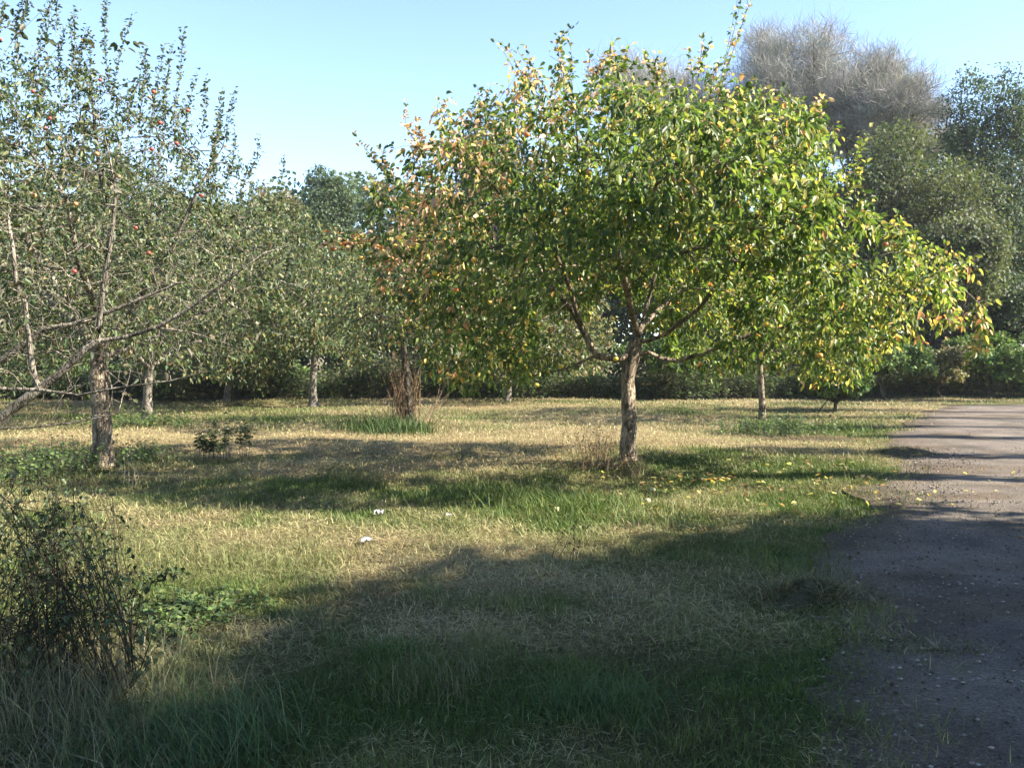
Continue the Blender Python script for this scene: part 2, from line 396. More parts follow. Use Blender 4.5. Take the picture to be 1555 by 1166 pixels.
class Skel:
    "branch skeleton: explicit limbs, then growth towards attraction points"
    def __init__(s): s.P = []; s.par = []
    def limb(s, pts, frm=None, step=.15):
        pts = resample(pts, step)
        if frm is None: s.P.append(pts[0]); s.par.append(-1); last = len(s.P) - 1
        else:
            last = int(np.argmin(np.linalg.norm(np.array(s.P) - pts[0], axis=1)))
        for q in pts[1:]:
            s.P.append(q); s.par.append(last); last = len(s.P) - 1
        return last
    def grow(s, att, step=.16, di=1.6, dk=.22, iters=70, rs=None, bias=(0, 0, .1), first=0, jitter=.25):
        P = np.array(s.P); par = list(s.par)
        near = np.full(len(att), 1e9); who = np.zeros(len(att), int)
        new = np.arange(first, len(P)); alive = np.ones(len(att), bool)
        for it in range(iters):
            if len(new) == 0: break
            for c0 in range(0, len(new), 400):
                nn = new[c0:c0 + 400]
                D = np.linalg.norm(att[:, None] - P[nn][None], axis=2)
                m_ = D.min(1); k = D.argmin(1); up_ = m_ < near
                near[up_] = m_[up_]; who[up_] = nn[k[up_]]
            alive &= near > dk
            act = alive & (near < di)
            if not act.any():
                if alive.any(): di *= 1.5; 
                else: break
                act = alive & (near < di)
                if not act.any(): break
            dv = unit(att[act] - P[who[act]])
            S = np.zeros_like(P); np.add.at(S, who[act], dv)
            src = np.unique(who[act])
            dirs = unit(unit(S[src]) + np.array(bias) + rs.normal(size=(len(src), 3)) * jitter)
            NP = P[src] + dirs * step
            new = np.arange(len(P), len(P) + len(NP)); P = np.concatenate([P, NP]); par += list(src)
        s.P = list(P); s.par = par
    def finish(s, R, r0=.004):
        P = np.array(s.P); par = np.array(s.par); n = len(P)
        ch = np.bincount(par[par >= 0], minlength=n); tips = max(2, (ch == 0).sum())
        e = max(1.8, math.log(tips) / math.log(R / r0))
        acc = np.zeros(n)
        for i in range(n - 1, -1, -1):
            if ch[i] == 0: acc[i] = 1
            if par[i] >= 0: acc[par[i]] += acc[i]
        s.r = r0 * acc ** (1 / e); s.Pa = P; s.pa = par; s.tip = ch == 0; s.e = e
        d = np.zeros((n, 3)); v = par >= 0
        d[v] = unit(P[v] - P[par[v]]); d[~v] = (0, 0, 1)
        s.d = d
        big = np.full(n, -1); order = np.argsort(s.r)
        for i in order:
            if par[i] >= 0: big[par[i]] = i
        s.main = np.zeros(n, bool); s.main[v] = big[par[v]] == np.arange(n)[v]
        s.mainchild = big
    def mesh_acc(s, rmax=9, rscale=1.0, skip=0):
        acc = Acc(); v = np.where((s.pa >= 0) & (np.arange(len(s.pa)) >= skip))[0]; p_ = s.pa[v]
        ra = np.where(s.main[v], s.r[p_], s.r[v] * 1.15); rb = s.r[v]
        da = np.where(s.main[v][:, None], s.d[p_], s.d[v]); db = s.d[v]
        for lo, hi, sd in ((.03, 9, 10), (.010, .03, 6), (0, .010, 3)):
            k = (rb >= lo) & (rb < hi)
            if k.any(): acc.add(*tubes(s.Pa[p_[k]], s.Pa[v[k]], ra[k] * rscale, rb[k] * rscale, sd, da[k], db[k]))
        return acc

def in_poly(x, y, poly):
    poly = np.asarray(poly); ins = np.zeros(len(x), bool); j = len(poly) - 1
    for i in range(len(poly)):
        xi, yi = poly[i]; xj, yj = poly[j]
        c = ((yi > y) != (yj > y)) & (x < (xj - xi) * (y - yi) / (yj - yi + 1e-12) + xi)
        ins ^= c; j = i
    return ins
def crown_points(rs, n, outline, depth, ry, cx=None, cz=None, shell=.5, dy=0):
    "points in a crown whose side view is the outline and which is ry deep to either side"
    W = np.array([px(u, v, depth + dy)[[0, 2]] for u, v in outline])
    lo, hi = W.min(0), W.max(0); out = []
    cx = W[:, 0].mean() if cx is None else cx; cz = (lo[1] * .6 + hi[1] * .4) if cz is None else cz
    while len(out) < n:
        x = rs.uniform(lo[0], hi[0], 4000); z = rs.uniform(lo[1], hi[1], 4000)
        k = in_poly(x, z, W)
        x, z = x[k], z[k]; t_ = rs.uniform(-1, 1, len(x)); s_ = np.sqrt(1 - t_ * t_)
        # shell bias: points near the middle of the crown are dropped more often
        rel = np.abs(t_) + np.sqrt(((x - cx) / (hi[0] - lo[0]) * 2) ** 2 + ((z - cz) / (hi[1] - lo[1]) * 1.6) ** 2)
        k = rs.rand(len(x)) < np.clip((1 - shell) + shell * rel * 1.1, 0, 1)
        x, z, t_, s_ = x[k], z[k], t_[k], s_[k]
        persp = 1 + np.minimum(t_, 0) * ry / (depth + dy)
        out += list(np.stack([cx + (x - cx) * s_ * persp, depth + dy + t_ * ry, cz + (z - cz) * s_ * persp], -1))
    return np.array(out[:n])

def twig_leaves(rs, sk, per_node, L, colf, rmax=.009, spread=.07, droop=.3, simple=False, keep=None, up=.5, ratio=.55, hang=.35, outw=0.0):
    nodes = np.where((sk.r < rmax))[0]
    if keep is not None: nodes = nodes[keep(sk.Pa[nodes], rs)]
    pn = sk.Pa[nodes]; cn = noise(pn[:, 0] + pn[:, 1] * .5, pn[:, 2] - pn[:, 1] * .4, .38, 15); cnt = rs.poisson(per_node * (.35 + 1.3 * sstep(.25, .75, cn))); cnt[sk.tip[nodes]] += 3
    k = np.repeat(nodes, cnt); n = len(k)
    back = rs.rand(n)[:, None]
    P = sk.Pa[k] - sk.d[k] * back * .14 + rs.normal(size=(n, 3)) * spread * .4
    out = rdir(rs, n); ax = unit(sk.d[k] * .6 + out * 1.0 + np.array([0, 0, -hang]))
    P = P + ax * spread * rs.rand(n)[:, None]
    nr = unit(rdir(rs, n) + np.array([0, 0, up]) + np.array(sdir) * .15 + outw * unit((P - sk.Pa.mean(0)) * [1, 1, .5]))
    Ls = L * rs.uniform(.6, 1.25, n)
    return leaves(P, ax, nr, Ls, Ls * ratio, colf(P, rs), droop, simple), P

def shoot(parent, mat, acc_l, rs, pts, r, L, colf, n=16):
    "an upright leafy water shoot"
    pts = np.array(resample(pts, .08)); m_ = len(pts)
    V, q, _, _ = polytube(pts, np.linspace(r, .002, m_), 5); mesh('shoot', V, q, mat, parent, smooth=True)
    k = np.linspace(m_ * .15, m_ - 1, n).astype(int)
    P = np.repeat(pts[k], 2, 0) + rs.normal(size=(2 * len(k), 3)) * .02; th = np.arange(len(P)) * 2.4 + rs.uniform(-.6, .6, len(P))
    ax = np.stack([np.cos(th), np.sin(th), rs.uniform(-.2, 1.6, len(P))], -1)
    Ls = L * rs.uniform(.7, 1.2, len(P))
    acc_l.add(*leaves(P, ax, unit(rdir(rs, len(P)) + [0, 0, .6]), Ls, Ls * .5, colf(P, rs), .15))

def apple(parent, p, r, col, name='apple'):
    nth, nph = 14, 9; V = []
    for i in range(nph + 1):
        ph = math.pi * i / nph
        rr = r * math.sin(ph) * (1 + .06 * math.cos(ph)); z = r * .92 * math.cos(ph) - r * .22 * math.exp(-(ph / .35) ** 2) + r * .12 * math.exp(-((math.pi - ph) / .3) ** 2)
        for j in range(nth): V.append((rr * math.cos(j * 2 * math.pi / nth), rr * math.sin(j * 2 * math.pi / nth), z))
    V = np.array(V); q = [(i * nth + j, (i + 1) * nth + j, (i + 1) * nth + (j + 1) % nth, i * nth + (j + 1) % nth) for i in range(nph) for j in range(nth)]
    sv, sq, _, _ = polytube([(0, 0, r * .6), (0, 0, r * 1.0), (r * .12, 0, r * 1.5)], [.0016] * 3, 5)
    blush = sstep(-.3, .8, V[:, 0:1] / r); c = np.array(col) * (1 - blush * .0) + np.array([[.03, -.02, 0]]) * blush
    allV = np.concatenate([V, sv]); allc = np.concatenate([c, np.tile([.06, .04, .02], (len(sv), 1))])
    o = mesh(name, allV, np.concatenate([np.array(q), sq + len(V)]), M_apple, parent, allc, True, raw=True)
    pl = wloc(parent) if parent else np.zeros(3)
    o.location = [float(a_ - b_) for a_, b_ in zip(p, pl)]
    return o
M_apple = foliage_mat('apple skin', .0, .3, .5)

# ------------------------------------------------------------------ the apple tree in the middle
rs = np.random.RandomState(11)
D0 = 13.2
base = px(955, 706, D0); base[2] = 0
tree = thing('apple_tree', base, 'large spreading apple tree with bright green and yellow leaves, trunk bare to the first fork', 'tree')
T = lambda u, v, dd=0.0: px(u, v, D0 + dd)
trunk_px = [(956, 716), (955, 700), (953, 675), (956, 640), (954, 605), (953, 580), (957, 556), (962, 535), (966, 518)]
tp = np.array([T(u, v) for u, v in trunk_px]); tp = np.array(resample(tp, .09))
k = np.linspace(0, 1, len(tp))
tr_r = .118 - .025 * k + .05 * np.exp(-k * 14) + .012 * np.exp(-((k - .9) / .08) ** 2)
V, q, _, _ = polytube(tp, tr_r, 16, .16, rs)
mesh('trunk', V, q, M_bark, tree, smooth=True)
sk = Skel()
sk.limb([T(962, 540), T(966, 518)])
sk.limb([T(966, 518), T(975, 490, .1), T(985, 455, .2), T(1000, 400, .2), T(1010, 330, .1), T(1040, 240)], 1)
sk.limb([T(964, 535), T(940, 546, -.1), T(905, 540, -.2), T(890, 510, -.2), T(868, 470, -.2), T(840, 438, -.3), T(800, 380, -.3), T(760, 300, -.2)], 1)
sk.limb([T(905, 540), T(860, 560, .5), T(800, 572, .9), T(735, 575, 1.0)], 1)
sk.limb([T(880, 490, -.2), T(866, 440, -.6), T(850, 400, -1.2), T(820, 340, -1.8)], 1)
sk.limb([T(838, 436, -.3), T(800, 428, -.2), T(775, 450, 0), T(735, 468, .2), T(690, 480, .4), T(640, 470, .5)], 1)
sk.limb([T(966, 522), T(985, 518, -.1), T(1010, 508, -.3), T(1060, 470, -.6), T(1110, 410, -1.0), T(1160, 330, -1.1)], 1)
sk.limb([T(962, 540), T(985, 535), T(1005, 545), T(1030, 548), T(1080, 532, -.1), T(1140, 508, -.2), T(1190, 496, -.3), T(1260, 480, -.3), T(1340, 440, -.2), T(1400, 430)], 1)
sk.limb([T(1190, 496, -.3), T(1230, 420, -.6), T(1280, 360, -.9), T(1330, 330, -.9)], 1)
sk.limb([T(966, 518), T(960, 470, .7), T(930, 400, 1.5), T(900, 320, 1.9)], 1)
sk.limb([T(972, 500), T(1000, 470, .8), T(1060, 420, 1.8), T(1120, 350, 2.4)], 1)
sk.limb([T(970, 510), T(960, 480, -.8), T(950, 430, -1.7), T(930, 360, -2.4)], 1)
nl = len(sk.P)
outl = [(478, 372), (540, 330), (550, 255), (600, 205), (640, 160), (700, 140), (752, 150), (785, 100), (850, 78), (905, 110), (965, 125), (1020, 120), (1075, 112),
        (1130, 122), (1190, 138), (1235, 162), (1275, 205), (1262, 255), (1300, 320), (1370, 365), (1480, 400), (1450, 440), (1520, 485), (1490, 550),
        (1450, 515), (1400, 500), (1330, 560), (1305, 605), (1240, 585), (1170, 560), (1120, 590), (1060, 590), (1030, 560), (1000, 500), (985, 470), (900, 470),
        (890, 570), (850, 605), (770, 590), (700, 600), (625, 570), (575, 500), (560, 430), (510, 400)]
att = crown_points(rs, 7800, outl, D0, 3.9, cx=base[0] + .2, cz=3.2, shell=.55, dy=-1.1)
att = att[noise(att[:, 0] + att[:, 1] * .3, att[:, 2] + att[:, 1] * .7, .9, 77) > .33]
att = att[~((np.abs(att[:, 0] - base[0] + .25) < 1.15) & (att[:, 2] < 2.45) & (att[:, 1] < D0 + .5))]
sk.grow(att, .15, 1.4, .17, 90, rs, (0, 0, .12))
sk.finish(.088, .0032)
sk.mesh_acc().build('branches', M_bark, tree, smooth=True)

PAL = np.array([(.055, .100, .026), (.095, .155, .036), (.19, .24, .058), (.32, .31, .09), (.52, .45, .15), (.66, .45, .11), (.56, .27, .12), (.58, .40, .28)])
def main_col(P, rs):  # turning leaves at right and top; darker greens at left imitate shade
    n = len(P)
    r_ = sstep(.8, 5.2, P[:, 0] - base[0] + .4 * (P[:, 2] - 3)); top = sstep(4.0, 5.7, P[:, 2] - .25 * (P[:, 0] - base[0]) * (P[:, 0] < base[0])); lft = sstep(-1.3, -3.3, P[:, 0] - base[0] - .3 * (P[:, 2] - 3)); tipr = sstep(3.0, 5.0, P[:, 0] - base[0]) 
    lw = sstep(2.2, 1.2, P[:, 2])
    cl = noise(P[:, 0] + P[:, 1] * .6, P[:, 2] + P[:, 1] * .3, .55, 4)
    W = np.stack([2.2 - 1.6 * r_, 3.2 - 1.8 * r_, 1.6 + 1.2 * r_, .5 + 1.9 * r_ + .6 * top, .14 + .75 * r_ + .25 * top + .2 * lw, .04 + .12 * r_ + .10 * lw,
                  .06 + .3 * top + .6 * lft + 1.2 * tipr + .25 * r_, .05 + 3.2 * top + 3.0 * lft + 1.6 * tipr], 1)
    W[:, 4:] *= (.45 + 1.9 * sstep(.40, .8, cl))[:, None]
    W = np.cumsum(W / W.sum(1, keepdims=True), 1); k = (rs.rand(n)[:, None] > W).sum(1)
    return jit(rs, PAL[np.clip(k, 0, 7)], .22)
def thin(P, rs):
    if ((np.abs(P[:, 0] - base[0] + .2) < 1.1) & (P[:, 2] < 2.35) & (P[:, 1] < D0 + .3)).any():
        hole = (np.abs(P[:, 0] - base[0] + .2) < 1.1) & (P[:, 2] < 2.35) & (P[:, 1] < D0 + .3)
    else: hole = np.zeros(len(P), bool)
    return thin0(P, rs) & ~(hole & (rs.rand(len(P)) < .85))
def thin0(P, rs):        # fewer leaves on the outer left twigs
    return rs.rand(len(P)) < 1 - .45 * sstep(-2.5, -4.0, P[:, 0] - base[0])
(LV, P_) = twig_leaves(rs, sk, 8.4, .080, main_col, .0085, .09, .35, keep=thin, ratio=.60, hang=.45, outw=.5, up=.5)
la = Acc(); la.add(*LV); ba = Acc()
for pts in ([T(1085, 170, -.3), T(1105, 100, -.3), T(1125, 45, -.3), T(1135, 5, -.3), T(1130, -30, -.3)],
            [T(860, 130), T(850, 90), T(845, 65), T(870, 38)], [T(815, 150), T(790, 110, .1), T(775, 80, .2), T(756, 62, .2)],
            [T(900, 130, .2), T(925, 90, .2), T(935, 62, .2)], [T(940, 120, -.4), T(948, 90, -.4), T(955, 72, -.4)], [T(1060, 120, .3), T(1065, 80, .3), T(1070, 55, .3)],
            [T(640, 230, -.2), T(615, 190, -.2), T(618, 155, -.2)], [T(600, 280), T(565, 240), T(540, 205)], [T(720, 190, .2), T(738, 150, .2), T(745, 132, .2)],
            [T(1220, 190), T(1245, 160), T(1262, 150)], [T(1290, 300, -.4), T(1300, 240, -.4), T(1322, 195, -.4)],
            [T(1000, 130, .6), T(985, 95, .6), T(978, 78, .6)], [T(560, 370, -.3), T(520, 372, -.3), T(485, 372, -.3)]):
    pts = [(q_ - [0, 0, CH]) * (q_[1] - .9) / q_[1] + [0, 0, CH] for q_ in pts]
    shoot(tree, M_bark, la, rs, pts, .008, .085, main_col, 18)
    for j in range(3):
        e_ = np.array(pts[-2]) * .8 + np.array(pts[-1]) * .2 + rs.normal(size=3) * [.16, .16, .08]
        shoot(tree, M_bark, la, rs, [np.array(pts[0]) + rs.normal(size=3) * .06, (np.array(pts[0]) + e_) / 2 + rs.normal(size=3) * .05, e_], .006, .085, main_col, 12)
crown = la.build('crown', M_leaf, tree)
print('main leaves', len(LV[0]) // 6, 'nodes', len(sk.P))
for (u, v, dd, c) in ((492, 372, -.1, (.62, .10, .05)), (505, 378, -.1, (.60, .16, .06)), (548, 392, -1.2, (.70, .42, .05)), (600, 374, -2.2, (.62, .38, .06)), (628, 372, -2.2, (.68, .42, .14)), (648, 390, -2.2, (.62, .50, .10)),
                      (660, 415, -2.4, (.70, .50, .05)), (692, 440, -2.4, (.66, .22, .06)), (744, 460, -1.8, (.6, .4, .06)), (852, 556, -1.5, (.68, .48, .06)), (815, 585, -1.2, (.6, .5, .08)),
                      (895, 262, -3.9, (.6, .2, .06)), (1245, 540, -3.2, (.65, .30, .05)), (1163, 492, -3.4, (.66, .46, .05)), (720, 395, -3.2, (.6, .35, .06)), (1120, 380, -3.9, (.6, .5, .1)),
                      (1345, 372, -2.4, (.62, .14, .06)), (1370, 352, -2.0, (.6, .12, .06)), (935, 545, -1.6, (.68, .5, .05)), (800, 205, -3.2, (.6, .2, .06))):
    apple(tree, px(u, v, D0 + dd - .6), .032, c)

# ------------------------------------------------------------------ the sparse apple tree on the left
rs = np.random.RandomState(23)
D1 = 12.8
base1 = px(157, 710, D1); base1[2] = 0
tree1 = thing('apple_tree', base1, 'tall sparse apple tree at left, thick pale trunk, red apples, upright leafy shoots', 'tree')
T = lambda u, v, dd=0.0: px(u, v, D1 + dd)
tp = np.array(resample([T(158, 716), T(157, 690), T(155, 640), T(152, 600), T(150, 575), T(148, 540)], .09)); k = np.linspace(0, 1, len(tp))
V, q, _, _ = polytube(tp, .142 - .04 * k + .05 * np.exp(-k * 12) + .02 * np.exp(-((k - .78) / .08) ** 2), 16, .16, rs)
mesh('trunk', V, q, M_bark, tree1, smooth=True)
sk = Skel(); sk.limb([T(149, 560), T(148, 540)])
sk.limb([T(148, 540), T(160, 440, .3), T(168, 350, .5), T(150, 250, .4), T(140, 150, .3)], 1)
sk.limb([T(148, 540), T(110, 470, -.2), T(50, 380, -.4), T(0, 280, -.4), T(-60, 200, -.3)], 1)
sk.limb([T(150, 535), T(200, 470, -.2), T(260, 380, -.5), T(300, 290, -.6), T(340, 220, -.5)], 1)
sk.limb([T(149, 545), T(220, 520, .4), T(300, 480, .8), T(370, 440, 1.0)], 1)
sk.limb([T(149, 545), T(120, 500, 1.0), T(60, 440, 1.9), T(20, 380, 2.4)], 1)
sk.limb([T(149, 545), T(150, 480, -1.0), T(120, 400, -1.8), T(100, 300, -2.2)], 1)
out1 = [(-240, 420), (-220, 250), (-130, 120), (-30, 70), (40, 100), (100, 75), (160, 100), (200, 120), (250, 120), (300, 165), (340, 200), (385, 250),
        (400, 300), (430, 400), (400, 480), (380, 545), (300, 590), (220, 560), (150, 530), (60, 560), (-60, 560), (-180, 540)]
att = crown_points(rs, 6800, out1, D1, 3.3, cx=base1[0] - .2, cz=3.4, shell=.45)
sk.grow(att, .15, 1.5, .18, 90, rs, (0, 0, .22), jitter=.35)
sk.finish(.095, .0034)
sk.mesh_acc().build('branches', M_bark_grey, tree1, smooth=True)
PAL1 = np.array([(.045, .075, .032), (.068, .105, .042), (.11, .14, .055), (.19, .20, .085), (.24, .18, .10)])
def left_col(P, rs):
    k = rs.choice(5, len(P), p=[.25, .33, .24, .13, .05]); return jit(rs, PAL1[k], .25)
(LV, P_) = twig_leaves(rs, sk, 5.6, .062, left_col, .0075, .06, .25, up=.4, outw=.4)
la = Acc(); la.add(*LV); ba = Acc()
tops = [(-30, 10), (5, -30), (25, 20), (48, -40), (70, 10), (98, -40), (112, 10), (132, 40), (162, -10), (200, 22), (218, 70), (250, 70), (280, 42), (312, 118), (338, 135), (358, 132), (392, 205), (432, 236)]
for (u, v) in tops:
    dd = rs.uniform(-.9, .9); main_l = rs.uniform(70, 150); bu = u - rs.uniform(-10, 34)
    for j in range(rs.randint(2, 5) if u < 300 else 2):
        du, dv = (0, 0) if j == 0 else (rs.uniform(-26, 22), rs.uniform(12, 80)); ln = main_l * rs.uniform(.7, 1.2); d_ = dd + rs.uniform(-.3, .3)
        shoot(tree1, M_bark_grey, la, rs, [T(bu + du * .8, v + dv + ln, d_), T(bu * .4 + u * .6 + du + rs.uniform(-8, 8), v + dv + ln * .5, d_), T(u + du, v + dv, d_)], .006, .064, left_col, int(ln / 2.6))
la.build('crown', M_leaf2, tree1)
print('left leaves', len(LV[0]) // 6, 'nodes', len(sk.P))
for (u, v, dd) in ((62, 148, -1.5), (50, 139, -1.4), (76, 180, -1.8), (68, 195, -1.9), (90, 211, -2), (152, 122, -1.5), (233, 140, -1.5), (227, 148, -1.5), (243, 187, -1.8), (147, 234, -2.4), (231, 227, -2.4), (268, 218, -2.2),
                    (180, 268, -2.6), (52, 297, -2.6), (306, 297, -2), (206, 346, -2.8), (226, 384, -2.8), (113, 412, -2.8), (285, 168, -1.4), (115, 310, -2.6), (0, 60, -1), (30, 498, -2)):
    apple(tree1, px(u, v, D1 + dd), rs.uniform(.021, .028), (.46, .10, .065) if rs.rand() < .7 else (.55, .30, .12))

# ------------------------------------------------------------------ orchard trees farther back
def orchard(name, label, seed, ub, vb, depth, tr, trunk, outline, ry, natt, leafL, pern, pal, pw, bark, cz=None, group='orchard trees behind the large apple tree', rmax=.012):
    rs = np.random.RandomState(seed); B = px(ub, vb, depth); B[2] = 0
    root = thing(name, B, label, 'tree', group)
    T = lambda u, v, dd=0.0: px(u, v, depth + dd)
    tp = np.array(resample([T(u, v) for u, v in trunk], .15)); k = np.linspace(0, 1, len(tp))
    V, q, _, _ = polytube(tp, tr * (1 - .3 * k + .35 * np.exp(-k * 10)), 10, .15, rs); mesh('trunk', V, q, bark, root, smooth=True)
    sk = Skel(); sk.limb([tp[-2], tp[-1]])
    att = crown_points(rs, int(natt * 1.8), outline, depth, ry, cx=B[0], cz=cz, shell=.4)
    ctr = att.mean(0)
    for i in range(6):
        t_ = att[rs.randint(len(att))]; mid = tp[-1] * .5 + t_ * .5 + np.array([0, 0, .2])
        sk.limb([tp[-1], mid, tp[-1] * .2 + t_ * .8], 1, .22)
    sk.grow(att, .2, 2.2, .24, 70, rs, (0, 0, .1), jitter=.35)
    sk.finish(tr * .65, .005)
    sk.mesh_acc().build('branches', bark, root, smooth=True)
    pal = np.array(pal)
    cf = lambda P, rs: jit(rs, pal[rs.choice(len(pal), len(P), p=np.array(pw) / sum(pw))], .25)
    (LV, _) = twig_leaves(rs, sk, pern * 1.7, leafL, cf, rmax, .12, .25, simple=True)
    a_ = Acc(); a_.add(*LV); a_.build('crown', M_leaf2, root)
    print(label[:30], 'leaves', len(LV[0]) // 4)
    return root
P_OL = [(.045, .078, .03), (.075, .11, .04), (.12, .145, .05), (.20, .20, .075), (.27, .20, .09)]
orchard('apple_tree', 'young apple tree on a thin straight trunk behind the right side of the large tree', 31, 1157, 636, 22.2, .085, [(1158, 642), (1157, 600), (1155, 570), (1153, 540)],
        [(1020, 560), (1010, 470), (1050, 380), (1120, 330), (1220, 330), (1300, 370), (1345, 450), (1330, 540), (1260, 590), (1200, 570), (1100, 575)], 3.0, 1000, .12, 3.2, [(.06, .12, .025), (.12, .18, .035), (.25, .27, .05), (.38, .33, .06)], [2, 4, 3, 1], M_bark, 3.0)
orchard('apple_tree', 'olive green apple tree on a slim reddish trunk left of the gap in the trees', 32, 474, 614, 27.5, .13, [(477, 618), (474, 590), (476, 565), (480, 520)],
        [(290, 560), (270, 480), (300, 400), (340, 320), (400, 280), (460, 300), (520, 330), (560, 380), (580, 440), (560, 500), (565, 560), (500, 545), (440, 555), (380, 590), (320, 590)], 4.2, 1700, .13, 3.6, P_OL, [3, 4, 3, 1.4, .6], M_bark_grey)
orchard('apple_tree', 'drooping apple tree with dry red stems crowded round its foot', 33, 618, 648, 19.8, .085, [(622, 652), (620, 600), (616, 560), (612, 520), (605, 490)],
        [(480, 520), (500, 430), (540, 370), (600, 330), (680, 330), (760, 360), (800, 430), (800, 520), (740, 560), (700, 580), (660, 520), (600, 510), (540, 570), (520, 540)], 3.0, 1300, .10, 3.0, P_OL, [2, 4, 3, 2, 1], M_bark_dark)
orchard('apple_tree', 'apple tree with a leaning double trunk behind the thick pale trunk', 34, 222, 640, 21.3, .12, [(222, 645), (224, 620), (224, 590), (228, 560)],
        [(20, 560), (0, 440), (40, 320), (120, 250), (200, 220), (280, 240), (340, 300), (380, 400), (390, 520), (340, 590), (280, 560), (180, 560), (100, 585)], 3.6, 1700, .11, 3.4, P_OL, [3, 4, 3, 2, 1], M_bark_grey)
orchard('apple_tree', 'broad dark green apple tree at the left edge, its trunk outside the frame', 35, -60, 625, 25, .14, [(-60, 630), (-60, 600), (-55, 560)],
        [(-260, 560), (-260, 400), (-180, 280), (-60, 230), (40, 250), (110, 330), (150, 440), (140, 560), (60, 600), (0, 590), (-80, 570), (-180, 600)], 4.0, 1400, .13, 3.6, P_OL, [4, 4, 3, 1, .5], M_bark_grey)
orchard('apple_tree', 'low apple tree between the pale trunk and the slim reddish trunk', 36, 345, 612, 29.5, .12, [(345, 614), (346, 590), (350, 560)],
        [(180, 560), (190, 470), (240, 400), (320, 370), (400, 400), (440, 470), (450, 560), (400, 600), (330, 575), (250, 600)], 3.2, 1100, .14, 3.4, P_OL, [3, 4, 3, 1, .5], M_bark_grey)
orchard('apple_tree', 'shaded apple tree seen under the left half of the large crown', 37, 770, 612, 29.0, .12, [(770, 614), (772, 590), (775, 550)],
        [(640, 560), (630, 460), (680, 380), (780, 350), (880, 380), (930, 450), (940, 540), (900, 580), (820, 565), (740, 590), (680, 590)], 3.4, 1100, .14, 3.2, P_OL, [3, 3, 3, 3, 2], M_bark_grey)

